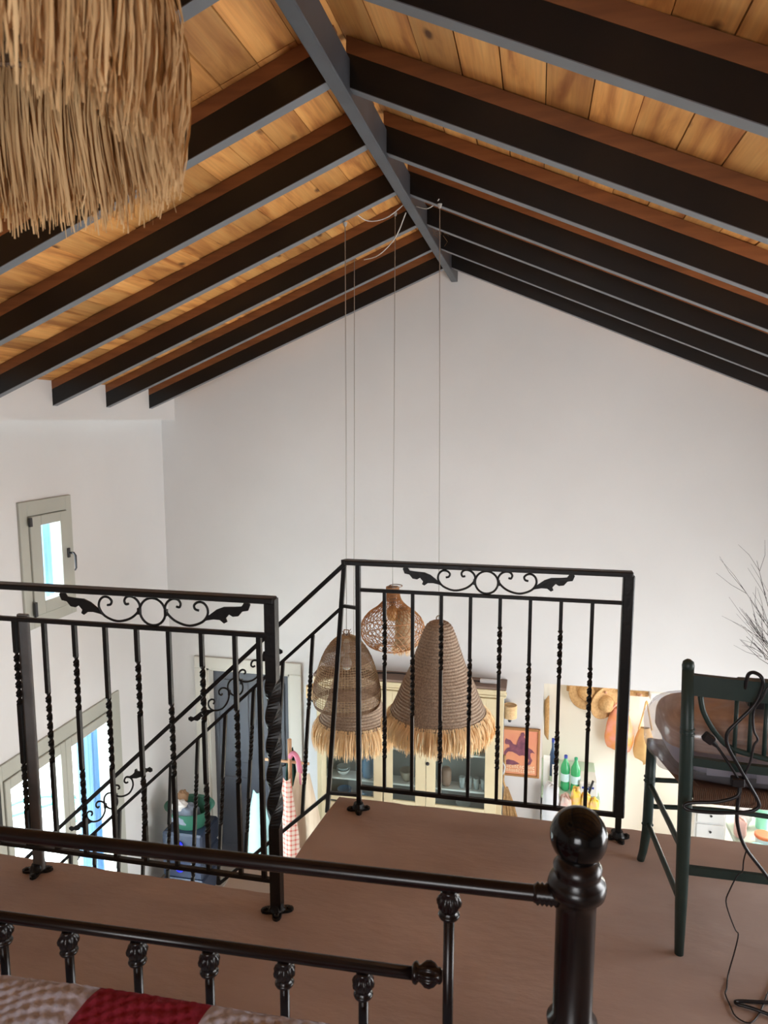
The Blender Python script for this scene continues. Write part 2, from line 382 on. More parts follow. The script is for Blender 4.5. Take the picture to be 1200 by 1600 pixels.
h=MB(); h.box(XL+.03,XL+.045,4.150,4.172,.79,.85); h.box(XL+.03,XL+.045,4.150,4.172,.17,.27); obj('hinge',h,M_hard,w1)
w2=window('window_2',W2[0],W2[1],W2[2],W2[3],[(3.778,4.39,3.83,4.335,-2.56,-.90),(4.392,4.987,4.462,4.944,-2.56,-.90)],(3.67,5.115,-2.75,-.712),[(4.39,-1.62)])
# curtains hung outside the panes
def curtain(y0,y1,z0,z1,label):
    m=MB()
    def fn(u,v):
        y=y0+(y1-y0)*u
        return Vector((-3.535+.018*math.sin(u*PI*7)+.006*math.sin(u*31+v*2),y,z1+(z0-z1)*v))
    m.grid(fn,70,4); m2=len(m.v)
    m.grid(lambda u,v:fn(u,v)+Vector((-.003,0,0)),70,4)
    m.tube([(-3.47,y0-.04,z1+.005),(-3.535,y0-.04,z1+.005),(-3.535,y1+.04,z1+.005),(-3.47,y1+.04,z1+.005)],.009,8)
    return solo('curtain',m,mat('blue_curtain',(.20,.42,.72),.9,noise=(7,(.42,.64,.88),(1,9,.1))),label,'curtain',(-3.535,(y0+y1)/2,z0),smooth=True)
curtain(4.40,4.80,.10,.98,'pale blue striped curtain outside the small high window')
curtain(4.78,5.30,-2.70,-.74,'pale blue striped curtain outside the tall window, right side')
# terrace outside with a hose
obj('terrace',MB().box(-12,XL-.16,-4,12,LF-.15,LF-.05),mat('terrace_stone',(.62,.60,.55),.9,noise=(2,(.5,.5,.46),(1,1,1))),kind='structure')
hp=[(-5.2+.55*math.cos(a)*(1-.02*a),6.3+.55*math.sin(a)*(1-.02*a),LF-.03+.004*a) for a in [i*.3 for i in range(34)]]+[(-4.6,7.6,LF-.03),(-4.9,8.6,LF-.03)]
solo('garden_hose',MB().tube(spline(hp,2),.02,6),mat('hose_green',(.02,.35,.25),.5),'green hose coiled on the bright terrace outside the tall window','hose',hp[0],smooth=True)
# door in far wall
dr=bpy.data.objects.new('door_1',None); COL.objects.link(dr); dr.location=(-2.565,YF,LF); OFF['door_1']=Vector((-2.565,YF,LF)); dr['kind']='structure'
f=MB(); f.bevbox(-3.09,-2.975,YF-.022,YF+.01,LF,-.80,.004); f.bevbox(-2.155,-2.04,YF-.022,YF+.01,LF,-.80,.004); f.bevbox(-3.09,-2.04,YF-.022,YF+.01,-.80,-.69,.004)
f.box(-2.98,-2.955,YF,YF+.16,LF,-.80); f.box(-2.175,-2.15,YF,YF+.16,LF,-.80); f.box(-2.98,-2.15,YF,YF+.16,-.825,-.80)
obj('door_frame',f,M_doorf,dr)
f=MB().bevbox(-2.953,-2.18,YF+.09,YF+.13,LF+.01,-.83,.003)
lf=obj('door_leaf',f,M_doorl,dr)
for (a,b,c,e) in ((-2.90,-2.60,-1.75,-.93),(-2.52,-2.24,-1.75,-.93),(-2.90,-2.60,-2.6,-1.9),(-2.52,-2.24,-2.6,-1.9)):
    obj('door_panel',MB().bevbox(a,b,YF+.078,YF+.092,c,e,.006),M_doorl,lf)
h=MB(); h.tube([(-2.245,YF+.09,-1.72),(-2.245,YF+.04,-1.72),(-2.34,YF+.035,-1.72)],.009,8); obj('door_handle',h,M_hard,lf,smooth=True)

# ------------------------------------------------------------------ railings
def twistbar_mb(z0,z1,wd,secs,turns,st=8,grow=1.3,lobe=.68):
    # square bar along z; secs = twisted stretches
    zs=[(z0,0.0)]; ang=0
    for a,b in secs:
        zs.append((a,ang)); n=int(turns*st)
        for i in range(1,n+1): zs.append((a+(b-a)*i/n,ang+turns*PI*2*i/n))
        ang+=turns*PI*2
    zs.append((z1,ang)); vs=[];fs=[]; tw=len(zs)
    for z,a in zs:
        g=grow if any(sa+.004<z<sb-.004 for sa,sb in secs) else 1.0
        for k in range(4):
            cx=(1,-1,-1,1)[k]*wd*.5*(1.0 if g==1 else g); cy=(1,1,-1,-1)[k]*wd*.5*(1.0 if g==1 else lobe); vs.append((cx*math.cos(a)-cy*math.sin(a),cx*math.sin(a)+cy*math.cos(a),z))
    for i in range(tw-1):
        for k in range(4): fs.append((i*4+k,i*4+(k+1)%4,(i+1)*4+(k+1)%4,(i+1)*4+k))
    fs+= [(3,2,1,0),tuple((tw-1)*4+k for k in range(4))]
    return MB().add(vs,fs)
Q=.0008
SCROLL=[(308,122),(322,118),(326,104),(312,92),(292,92),(276,108),(274,135),(296,164),(345,181),(395,170),(428,146),(441,120),(432,98),(412,85),(390,86),(379,100),(384,114),(396,112)]
LEAF=[(300,164),(270,138),(238,114),(210,103),(170,101),(142,98),(131,82),(117,79),(109,90),(118,112),(140,116),(155,134),(176,137),(190,129),(204,145),(199,158),(210,164),(226,152),(250,151),(275,156)]
def ornament(parent,c,ux,uz,flipR=False,scale=1.0):
    c=Vector(c);ux=Vector(ux);uz=Vector(uz);q=Q*scale; wn=Vector((0,1,0))
    for sg in (-1,1):
        pts=[]
        for (x,y) in SCROLL: pts.append(c+ux*((x-492)*q*(-sg))+uz*(-(y-137)*q))
        obj('scroll',MB().tube(spline(pts,4),.0040,6),M_iron,parent,smooth=True)
        L=[]
        fl=-1 if (flipR and sg==1) else 1
        for (x,y) in LEAF:
            L.append(((x-492)*q*(-sg),-fl*(y-137)*q+(0 if fl==1 else .012)))
        lm=MB(); lm.prism(L,lambda u,v,w_:c+ux*u+uz*v+wn*w_,.006)
        obj('leaf',lm,M_iron,parent)
    rp=[c+ux*(math.cos(a)*.041*scale)+uz*(math.sin(a)*.041*scale) for a in [2*PI*i/28 for i in range(29)]]
    obj('ring',MB().tube(rp,.0040,6,cap=False),M_iron,parent,smooth=True)
    for sg in (-1,1): obj('clasp',MB().cbox(c+ux*sg*.043*scale,(.009,.011,.02)),M_iron,parent)
def foot(parent,x,y,r=.05):
    m=MB()
    n=32; out=[(r*(.72+.28*math.cos(4*a))*math.cos(a+.3),r*(.72+.28*math.cos(4*a))*math.sin(a+.3)) for a in [2*PI*i/n for i in range(n)]]
    m.prism(out,lambda u,v,w_:Vector((x+u,y+v,.005+w_)),.009)
    for k in range(4):
        a=k*PI/2+.3; m.lathe([(.008,0),(.008,.003),(.004,.006)],(x+r*.72*math.cos(a),y+r*.72*math.sin(a),.0095),8)
    m.lathe([(.026,0),(.022,.006),(.018,.018)],(x,y,.0095),12)
    obj('base_plate',m,M_iron,parent)
def bars(parent,xs,y,z0,z1,first,wd=.0125):
    pa=twistbar_mb(z0,z1,wd,[(z0+.13*(z1-z0)/.79,z0+.30*(z1-z0)/.79),(z0+.50*(z1-z0)/.79,z0+.68*(z1-z0)/.79)],3,14)
    pb=twistbar_mb(z0,z1,wd,[(z0+.31*(z1-z0)/.79,z0+.55*(z1-z0)/.79)],4,14)
    src=[None,None]
    for i,x in enumerate(xs):
        k=(i+first)%2
        if src[k] is None:
            src[k]=obj('baluster',(pa,pb)[k],M_iron,parent); OFFp=OFF[parent.name]
            src[k].data.transform(Matrix.Translation(OFFp)) if False else None
            # mesh was offset by the parent location: undo so that location carries it
            src[k].data.transform(Matrix.Translation(OFFp)); src[k].location=Vector((x,y,0))-OFFp
        else:
            c=src[k].copy(); COL.objects.link(c); c.location=Vector((x,y,0))-OFF[parent.name]
YL=1.925
rl=thing('railing','black wrought iron loft railing panel on the left, ending in a thick twisted post','railing',(-1.7,YL,0))
obj('top_rail',MB().bevbox(-2.72,-.733,YL-.02,YL+.02,.972,.990,.003),M_iron,rl)
obj('middle_rail',MB().bevbox(-2.7,-.76,YL-.008,YL+.008,.867,.881,.002),M_iron,rl)
obj('bottom_rail',MB().bevbox(-2.7,-.76,YL-.008,YL+.008,.093,.107,.002),M_iron,rl)
bars(rl,[-.861-.107*i for i in range(16)][:16],YL,.10,.874,1)
pm=twistbar_mb(0,.985,.033,[(.28,.74)],1.25,36,1.06,1.06); pm.v=[(v[0]-.745,v[1]+YL,v[2]) for v in pm.v]
obj('post',pm,M_iron,rl)
obj('end_bar',MB().bar((-.785,YL,.10),(-.785,YL,.873),.014,.014),M_iron,rl)
foot(rl,-.745,YL)
obj('flat_post',MB().bevbox(-1.615,-1.575,YL+.015,YL+.030,.0,.885,.003),M_ironp,rl,label='flat grey iron post with worn paint')
foot(rl,-1.600,YL+.02)
ornament(rl,(-1.125,YL,.9245),(1,0,0),(0,0,1),scale=1.03)
ornament(rl,(-2.15,YL,.9245),(1,0,0),(0,0,1),scale=1.03)
YRr=2.55
rr=thing('railing','black wrought iron loft railing panel on the right, beside the green chair','railing',(-.15,YRr,0))
obj('top_rail',MB().bevbox(-.69,.335,YRr-.02,YRr+.02,.965,.983,.003),M_iron,rr)
obj('middle_rail',MB().bevbox(-.635,.31,YRr-.007,YRr+.007,.864,.877,.002),M_iron,rr)
obj('bottom_rail',MB().bevbox(-.635,.31,YRr-.008,YRr+.008,.08,.096,.002),M_iron,rr)
bars(rr,[-.54+.1063*i for i in range(8)],YRr,.088,.87,0)
obj('post',MB().bevbox(-.650,-.632,YRr-.010,YRr+.010,0,.97,.002),M_iron,rr)
pp=MB().bevbox(.302,.340,YRr-.02,YRr+.02,.085,.972,.004); pp.bevbox(.312,.332,YRr-.01,YRr+.01,0,.09,.002); obj('post',pp,M_iron,rr)
foot(rr,-.641,YRr-.01,.045); foot(rr,.322,YRr,.045)
ornament(rr,(-.165,YRr,.9205),(1,0,0),(0,0,1),scale=1.0)
# stair railing, following the flight down to the left, its bars leaning a little
YS=2.60
rs=thing('stair_railing','black wrought iron stair railing sloping down to the left beside the pendant lamps','railing',(-.775,YS,-.19))
TH=Vector((-.702,YS,.959)); D=Vector((-1,0,-.945)); 
def hp_(x,dz=0): return Vector((x,YS,.959+.945*(x+.702)+dz))
XE=-3.0
m=MB(); m.bar(hp_(-.700),hp_(XE),.038,.016); m.bar((-.71,YS,.966),(-.62,YRr+.01,.974),.03,.016); obj('hand_rail',m,M_iron,rs)
m=MB(); m.bar(hp_(-.712,-.158),hp_(XE,-.172),.013,.013); m.bar(hp_(-.712,-.158),(-.645,YRr,.80),.012,.012); obj('middle_rail',m,M_iron,rs)
m=MB(); m.bar(hp_(-.775,-.868),hp_(-1.262,-.868),.013,.013); m.bar(hp_(-.775,-.868),(-.645,YRr,.055),.012,.012); obj('bottom_rail',m,M_iron,rs)
m=MB(); m.bar(hp_(-.708,-.005),(-.785,YS,-.06),.016,.016,up=(0,1,0)); obj('end_post',m,M_iron,rs)
m=MB(); m.bar(hp_(-1.35,-.868),hp_(XE,-.868),.013,.013); obj('bottom_rail',m,M_iron,rs)
xsb=[-.836-.1255*i for i in range(16)]
for i,x in enumerate(xsb):
    top=hp_(x,-.165); bx=x-.055; bot=hp_(bx,-.868)
    Lb=(top-bot).length
    mb=twistbar_mb(0,Lb,.0125,[(Lb*.18,Lb*.38),(Lb*.60,Lb*.80)] if i%2==0 else [(Lb*.36,Lb*.64)],4,12)
    dz=(top-bot).normalized(); rq=Vector((0,0,1)).rotation_difference(dz)
    mb.v=[tuple(rq@Vector(v)+bot) for v in mb.v]
    obj('baluster',mb,M_iron,rs)
un=Vector((1,0,.945)).normalized(); vn=Vector((-.60,0,.80)).normalized()
for cx in (-1.166,-1.755,-2.34):
    ornament(rs,hp_(cx,-.090),un*1.05,vn,flipR=True,scale=.82)

# ------------------------------------------------------------------ pendant lamps
def interp(prof,t):
    # prof list of (t,r,z)
    for (a,b) in zip(prof[:-1],prof[1:]):
        if t<=b[0]:
            k=(t-a[0])/(b[0]-a[0]+1e-9); k2=k; return (a[1]+(b[1]-a[1])*k2, a[2]+(b[2]-a[2])*k2)
    return prof[-1][1:]
def smoothprof(pts,k=8):
    s=spline([(p[0],0,p[1]) for p in pts],k); return [(max(p.x,.001),p.z) for p in s]
def coil_shade(c,pts,coils,bump,n=56):
    pr=smoothprof(pts,10)
    # arc-length param
    d=[0]
    for a,b in zip(pr[:-1],pr[1:]): d.append(d[-1]+math.hypot(b[0]-a[0],b[1]-a[1]))
    T=d[-1]; out=[]; m=coils*4
    j=0
    for i in range(m+1):
        t=T*i/m
        while j<len(d)-2 and d[j+1]<t: j+=1
        k=(t-d[j])/(d[j+1]-d[j]+1e-9)
        r=pr[j][0]+(pr[j+1][0]-pr[j][0])*k; z=pr[j][1]+(pr[j+1][1]-pr[j][1])*k
        tx,tz=pr[j+1][0]-pr[j][0],pr[j+1][1]-pr[j][1]; l=math.hypot(tx,tz)+1e-9
        b=bump*(abs(math.sin(PI*i/4))) ; out.append((max(r-tz/l*b,.001),z+tx/l*b))
    inner=[(max(r-.008,.001),z-.003) for r,z in reversed(pr[2:])]
    return MB().lathe(out+inner,c,n)
def fringe(c,r,ztop,length,n,wd,flare,seed,jit=.012,amin=0,amax=2*PI,tiers=1):
    rd=random.Random(seed); m=MB(); c=Vector(c)
    for i in range(n):
        a=rd.uniform(amin,amax); L=length*rd.uniform(.72,1.06); tier=rd.random()
        fl=flare*rd.uniform(.4,1.25); da=rd.uniform(-.10,.10); tw=rd.uniform(-1.0,1.0); w0=wd*rd.uniform(.55,1.25)
        z0=ztop+rd.uniform(-jit,jit); bend=rd.uniform(-.02,.02)
        vs=[];K=5
        for k in range(K+1):
            t=k/K
            rr_=r+fl*math.sin(min(t*1.7,1.57))*1.0+bend*math.sin(t*PI)+rd.uniform(-.002,.002)
            z=z0-L*(t**1.12)+.02*flare/.05*math.sin(t*PI)*.3
            an=a+da*t*.6
            p=c+Vector((math.cos(an)*rr_,math.sin(an)*rr_,z))
            tg=Vector((-math.sin(an),math.cos(an),0)); rdv=Vector((math.cos(an),math.sin(an),0))
            th=tw*(.4+t)
            wv=(tg*math.cos(th)+rdv*math.sin(th))*(w0*(.5 if k==K else 1)/2)
            vs+= [p-wv,p+wv]
        m.add(vs,[(2*k,2*k+1,2*k+3,2*k+2) for k in range(K)])
    return m
def cord(parent,x,y,z0,x1,z1,y1=None):
    m=MB().tube([(x,y,z0),((x+x1)/2+.002,(y+(y1 or y))/2,(z0+z1)/2),(x1,y1 or y,z1)],.0023,6); obj('cord',m,M_cord,parent,smooth=True)
    obj('ceiling_hook',MB().lathe([(.006,-.02),(.010,-.008),(.012,0)],(x1,y1 or y,z1),10),M_cord,parent)
# L1: open-weave reed dome in front
c1=Vector((-1.0,3.71,0))
l1=thing('pendant_lamp','open-weave brown reed dome pendant lamp hanging in front, left of the others','lamp',(c1.x,c1.y,-.10))
pr1=smoothprof([(.012,.325),(.05,.315),(.10,.265),(.145,.18),(.175,.08),(.190,0),(.188,-.045),(.180,-.072)],8)
def ring(m,c,r,z,th,n=48,k=3,wob=0): m.tube([(c[0]+(r+wob*math.sin(a*9))*math.cos(a),c[1]+(r+wob*math.sin(a*9))*math.sin(a),z) for a in [2*PI*i/n for i in range(n+1)]],th,k,cap=False)
def prof_at(pr,z):
    for a,b in zip(pr[:-1],pr[1:]):
        if (a[1]-z)*(b[1]-z)<=0: 
            k=(a[1]-z)/(a[1]-b[1]+1e-9); return a[0]+(b[0]-a[0])*k
    return pr[-1][0]
m=MB()
for i in range(64):
    a=2*PI*i/64; m.tube([(c1.x+r*math.cos(a),c1.y+r*math.sin(a),z) for r,z in pr1[::3]+[pr1[-1]]],.0016,3)
obj('rib_weave',m,M_reedlight,l1)
mA=MB(); mB=MB(); z=.30
rd=random.Random(3)
while z>-.068:
    dense=(z>.19) or (.02<z<.085) or (z<-.045)
    ring(mA if dense else mB,c1,prof_at(pr1,z)+rd.uniform(-.001,.001),z,.0026 if dense else .0017)
    z-= .0062 if dense else .0125
obj('band_weave',mA,M_sea2,l1,label='dense brown woven bands'); obj('open_weave',mB,M_reedlight,l1)
m=MB(); m.tube([(c1.x-.02,c1.y,.32),(c1.x-.012,c1.y,.355),(c1.x+.012,c1.y,.355),(c1.x+.02,c1.y,.32)],.004,5)
for i in range(7): 
    a=i*.9; m.tube([(c1.x,c1.y,.325),(c1.x+.03*math.cos(a),c1.y+.03*math.sin(a),.345+.01*math.sin(i*2))],.002,4)
obj('top_loop',m,M_sea2,l1)
m=MB(); m.lathe([(.012,.30),(.018,.29),(.018,.23),(.010,.22)],(c1.x,c1.y,0),12); obj('bulb_holder',m,M_white,l1)
m=MB(); m.lathe([(.008,.22),(.02,.20),(.03,.165),(.022,.135),(.004,.125)],(c1.x,c1.y,0),14); obj('bulb',m,mat('bulb_glass',(.8,.8,.78),.15),l1,smooth=True)
cord(l1,c1.x,c1.y,.33,-.999,2.51,3.735)
# bell shades
def bell(name,label,c,pts,rim_r,rim_z,fl_len,n,coils,loop=True,cordto=None,wd=.004,flare=.05,mf=None,seed=1,ms=None,bump=.003):
    t=thing(name,label,'lamp',(c[0],c[1],rim_z))
    obj('shade',coil_shade((c[0],c[1],0),pts,coils,bump),ms or M_sea,t,smooth=True)
    obj('fringe',fringe((c[0],c[1],0),rim_r,rim_z+.006,fl_len,n,wd,flare,seed),mf or M_raffia,t,kind='stuff',label='long pale raffia fringe')
    ring_=MB(); ring(ring_,(c[0],c[1]),rim_r,rim_z,.006,56,6); ring(ring_,(c[0],c[1]),rim_r-.004,rim_z+.012,.004,56,6,wob=.003); obj('braided_rim',ring_,ms or M_sea,t,smooth=True)
    zt=pts[0][1]
    obj('top_loop',MB().tube([(c[0]+.014*math.cos(a),c[1],zt+.012+.016*math.sin(a)) for a in [i*PI/6-.5 for i in range(9)]],.0035,5),ms or M_sea,t,smooth=True)
    if cordto: cord(t,c[0],c[1],zt+.01,cordto[0],cordto[2],cordto[1])
    return t
bell('pendant_lamp','tightly coiled bell pendant lamp with raffia fringe, behind the open-weave dome',(-1.145,4.43),
  [(.01,-.03),(.06,-.045),(.105,-.10),(.130,-.18),(.15,-.26),(.175,-.34),(.205,-.42),(.235,-.475)],.235,-.475,.17,1900,27,cordto=(-1.132,4.45,roofz(-1.132,.17)),seed=11,flare=.035,bump=.005)
bell('pendant_lamp','tall coiled bell pendant lamp with raffia fringe, rightmost of the hanging group',(-.492,3.735),
  [(.012,.430),(.058,.410),(.085,.36),(.117,.265),(.150,.17),(.188,.09),(.224,.0),(.262,-.085)],.262,-.085,.13,2600,35,cordto=(-.51,3.745,2.575),seed=12,flare=.035,bump=.005)
# L3: rattan lattice onion
c3=Vector((-.859,4.30,0))
l3=thing('pendant_lamp','round rattan lattice pendant lamp with a narrow neck, highest of the hanging group','lamp',(c3.x,c3.y,.07))
pr3=smoothprof([(.038,.465),(.042,.43),(.055,.385),(.095,.34),(.150,.30),(.188,.25),(.200,.20),(.190,.145),(.155,.10),(.10,.075),(.09,.07)],6)
m=MB(); NH=34
for sg in (-1,1):
    for i in range(NH):
        pts=[]
        for j,(r,z) in enumerate(pr3):
            a=2*PI*i/NH+sg*j/len(pr3)*2.3; rr_=r+sg*.0012
            pts.append((c3.x+rr_*math.cos(a),c3.y+rr_*math.sin(a),z))
        m.tube(pts,.0023,3)
obj('lattice',m,M_rattan,l3)
m=MB()
for z in (.465,.455,.445,.27,.20,.145,.077,.07): ring(m,c3,prof_at(pr3,z)+.001,z,.0030,48,4)
obj('hoop',m,M_rattan,l3)
m=MB(); ring(m,(c3.x+.02,c3.y),.04,.475,.003,24,4); obj('top_loop',m,M_sea2,l3)
m=MB(); m.lathe([(.015,.44),(.02,.43),(.02,.36),(.012,.35)],c3,12); obj('bulb_holder',m,M_hard,l3)
m=MB(); m.lathe([(.012,.35),(.03,.33),(.042,.295),(.03,.26),(.01,.25)],c3,14); obj('bulb',m,mat('amber_bulb',(.55,.30,.12),.2),l3,smooth=True)
cord(l3,c3.x,c3.y,.45,-.852,roofz(-.852,.13),4.325)
obj('inner_shade',coil_shade((c3.x+.065,c3.y+.02,0),[(.02,.33),(.045,.31),(.050,.2),(.052,.12),(.056,.085)],18,.003,32),M_reedlight,l3,smooth=True,label='small pale woven cylinder inside')
obj('inner_fringe',fringe((c3.x+.065,c3.y+.02,0),.052,.085,.045,200,.004,.01,5),M_raffia,l3,kind='stuff')
# near fringed lamp at upper left
c6=(-.66,.68)
l6=thing('pendant_lamp','large raffia-fringed woven pendant lamp close by at upper left','lamp',(c6[0],c6[1],1.79))
obj('shade',coil_shade((c6[0],c6[1],0),[(.02,2.50),(.08,2.48),(.14,2.36),(.18,2.2),(.225,2.08),(.25,1.985)],60,.003,72),mat('dark_seagrass',(.17,.11,.06),.85,noise=(90,(.07,.045,.025),(1,1,1)),bump=(160,.5,(1,1,1))),l6,smooth=True)
fr=fringe((c6[0],c6[1],0),.255,1.99,.205,2600,.0034,.022,21,jit=.02,amin=R(-58),amax=R(110))
g2=fringe((c6[0],c6[1],0),.255,1.99,.205,2300,.0034,.022,23,jit=.02,amin=R(110),amax=R(255)); fr.add(g2.v,g2.f)
g2=fringe((c6[0],c6[1],0),.255,2.0,.125,130,.0050,.022,22,jit=.02,amin=R(-105),amax=R(-58)); fr.add(g2.v,g2.f)
obj('fringe',fr,M_raffia2,l6,kind='stuff',label='long pale raffia fringe')
m=MB(); ring(m,c6,.253,1.985,.006,64,6); obj('braided_rim',m,M_sea,l6,smooth=True)
cord(l6,c6[0],c6[1],2.50,c6[0],roofz(c6[0],.17),c6[1])
m=MB()
for pts in ([(-.80,.93,1.80),(-.805,.94,1.775),(-.80,.94,1.75),(-.815,.94,1.73)],[(-.58,.86,1.82),(-.572,.86,1.79),(-.578,.86,1.765),(-.572,.86,1.745)]):
    m.tube(spline(pts,4),.0008,4)
obj('loose_strand',m,M_raffia,l6)
# white flex cables looping from the ridge to the hooks
for i,(pts,lb) in enumerate([([(-.72,3.9,2.63),(-.82,3.9,2.565),(-.93,3.9,2.56),(-.985,3.76,2.60)],'white flex drooping from the ridge beam to the upper left hook'),
  ([(-.72,3.95,2.60),(-.80,4.06,2.50),(-.92,4.18,2.44),(-1.03,4.28,2.44)],'white flex slanting down from the ridge beam along the rafters'),
  ([(-.665,3.95,2.63),(-.60,3.9,2.60),(-.545,3.8,2.59),(-.515,3.75,2.60)],'short white flex right of the ridge beam')]):
    solo('flex_cable',MB().tube(spline(pts,6),.0028,6),M_wcord,lb,'cable',pts[0],smooth=True)
rd=random.Random(9); m=MB()
for i in range(160):
    p=Vector((-.625,4.55,2.70))+Vector([rd.gauss(0,.035) for _ in range(3)]); q=p+Vector([rd.gauss(0,.03) for _ in range(3)])
    m.tube([p,(p+q)/2+Vector([rd.gauss(0,.006) for _ in range(3)]),q],.0012,3)
solo('bird_nest',m,mat('dry_twigs',(.20,.11,.05),.9),'tangle of dry nest twigs tucked beside the ridge beam','nest',(-.625,4.55,2.70),kind='stuff')

# ------------------------------------------------------------------ bed
BY=1.0
bed=thing('bed','dark bronze metal bed frame with round ball finial, footboard nearest the camera','bed',(-.7,-.02,0))
px=.073
m=MB(); m.lathe([(.031,0),(.031,.02),(.036,.028),(.036,.04),(.0285,.05),(.0285,.60),(.036,.606),(.037,.617),(.0285,.626),(.0285,.80),(.030,.815),(.040,.822),(.042,.832),(.039,.842),(.033,.848),(.034,.856),(.0345,.862),(.028,.872),(.016,.880),(.015,.89)],(px,BY,0),32)
post=obj('post',m,M_bed,bed,smooth=True)
m=MB(); m.lathe([(.0405*math.sin(PI*i/24)+.0001,.908-.0415*math.cos(PI*i/24)) for i in range(25)],(px,BY,0),36); obj('ball_finial',m,M_ball,post,smooth=True,label='glossy black ball finial')
# second post out of view
m=MB(); m.lathe([(.031,0),(.0285,.05),(.0285,.80),(.042,.832),(.033,.848),(.016,.880),(.015,.89)],(-1.50,BY,0),20); p2=obj('post',m,M_bed,bed,smooth=True)
m=MB(); m.lathe([(.0405*math.sin(PI*i/16)+.0001,.908-.0415*math.cos(PI*i/16)) for i in range(17)],(-1.5,BY,0),20); obj('ball_finial',m,M_ball,p2,smooth=True)
m=MB().tube([(-1.48,BY,.776),(-.893,BY,.790),(-.30,BY,.8035),(.025,BY,.811),(.05,BY,.811)],.0118,16); obj('top_rail',m,M_bed,bed,smooth=True)
m=MB(); m.lathe([(.0125,0)]+[(.0165 if i%2 else .0135,.003+i*.0032) for i in range(11)]+[(.014,.04)],(.012,BY,.8105),20,axis=(1,0,.02)); obj('rail_collar',m,M_bed,bed,smooth=True)
def knob_prof(s=1): return [(.008*s,0),(.011*s,.002*s),(.012*s,.005*s),(.011*s,.007*s,0),(.0165*s,.012*s,.25),(.0195*s,.019*s,.30),(.0185*s,.026*s,.28),(.013*s,.033*s,.12),(.0115*s,.036*s),(.0155*s,.0385*s),(.0165*s,.041*s),(.0150*s,.0445*s),(.011*s,.047*s)]
def rail_low(x): return .631+(x+.905)*(.019/.753)
m=MB().tube([(-1.48,BY,rail_low(-1.48)),(-.9,BY,rail_low(-.9)),(-.165,BY,rail_low(-.165))],.0098,14); obj('lower_rail',m,M_bed,bed,smooth=True)
m=MB(); m.lathe(knob_prof(),(-.121,BY,.653),40,axis=(-1,0,-.03),flute=10); obj('rail_knob',m,M_bed,bed,smooth=True)
m=MB().tube([(-.112,BY,.80),(-.112,BY,.28)],.0082,14); sp=obj('spindle',m,M_bed,bed,smooth=True)
m=MB(); m.lathe(knob_prof(),(-.112,BY,.7985),40,axis=(0,0,-1),flute=10); obj('knob',m,M_bed,sp,smooth=True)
kx=-.247
first=None
for i in range(10):
    x=-.246-.1312*i+(.0 if i<5 else 0)
    zt=rail_low(x)-.008
    m=MB().tube([(x,BY,zt),(x,BY,.28)],.0078,12); sp=obj('spindle',m,M_bed,bed,smooth=True)
    m=MB(); m.lathe(knob_prof(.95),(x,BY,zt),40,axis=(0,0,-1),flute=10); obj('knob',m,M_bed,sp,smooth=True)
obj('foot_bar',MB().bevbox(-1.5,.07,BY-.012,BY+.012,.25,.29,.003),M_bed,bed)
obj('side_rail',MB().bevbox(-1.49,-1.46,-1.0,BY,.25,.32,.004),M_bed,bed); obj('side_rail',MB().bevbox(.035,.065,-1.0,BY,.25,.32,.004),M_bed,bed)
m=MB()
for x in (-1.5,px):
    m.lathe([(.031,0),(.0285,.05),(.0285,1.1),(.04,1.12),(.0,1.16)],(x,-1.02,0),16)
m.tube([(-1.5,-1.02,1.05),(px,-1.02,1.05)],.012,10); obj('headboard',m,M_bed,bed,smooth=True)
obj('mattress',MB().bevbox(-1.44,.02,-.96,.93,.32,.552,.03),M_mat,bed)
# patchwork quilt
qt=thing('quilt','red and white patchwork quilt spread over the bed','quilt',(-.7,0,.556))
P=.196; xq0=-.478-P*5; ys=[.945-P*j for j in range(9)]
def qz(x,y):
    e=.945-y; z=.597+.035*(x+.6)-.07*max(0,(.05-e))**2/.05*3
    return z+.003*math.sin(x*9+1)+.003*math.sin(y*7+x*3)
for i in range(8):
    for j in range(7):
        x0=xq0+P*i; y1=.945-P*j; y0=y1-P
        if x0>.03: continue
        x1=min(x0+P,.05)
        red=((i%2==0)^(j%2==1)) if True else 0
        mm=MB()
        def fn(u,v,x0=x0,x1=x1,y0=y0,y1=y1):
            x=x0+(x1-x0)*u;y=y0+(y1-y0)*v
            a=math.sin((x*1.0+y*.55)*150);b=math.sin((x*.55-y*1.0)*120+1.3*math.sin(x*40))
            q=.006*(abs(a)**.5)+.005*(abs(b)**.5)
            ed=min(u,1-u,v,1-v); q*=min(1,ed*14)
            return Vector((x,y,qz(x,y)+q-.004))
        mm.grid(fn,36,36) if (j<2 and i>1) else mm.grid(fn,12,12)
        obj('patch',mm,M_red if red else M_qwhite,qt,smooth=True)
mm=MB()
mm.grid(lambda u,v:Vector((xq0+(.05-xq0)*u,.945+.012*math.sin(PI*v*.5),qz(xq0+(.05-xq0)*u,.945)-.003-.10*v)),60,4)
obj('border',mm,M_qwhite,qt,smooth=True)

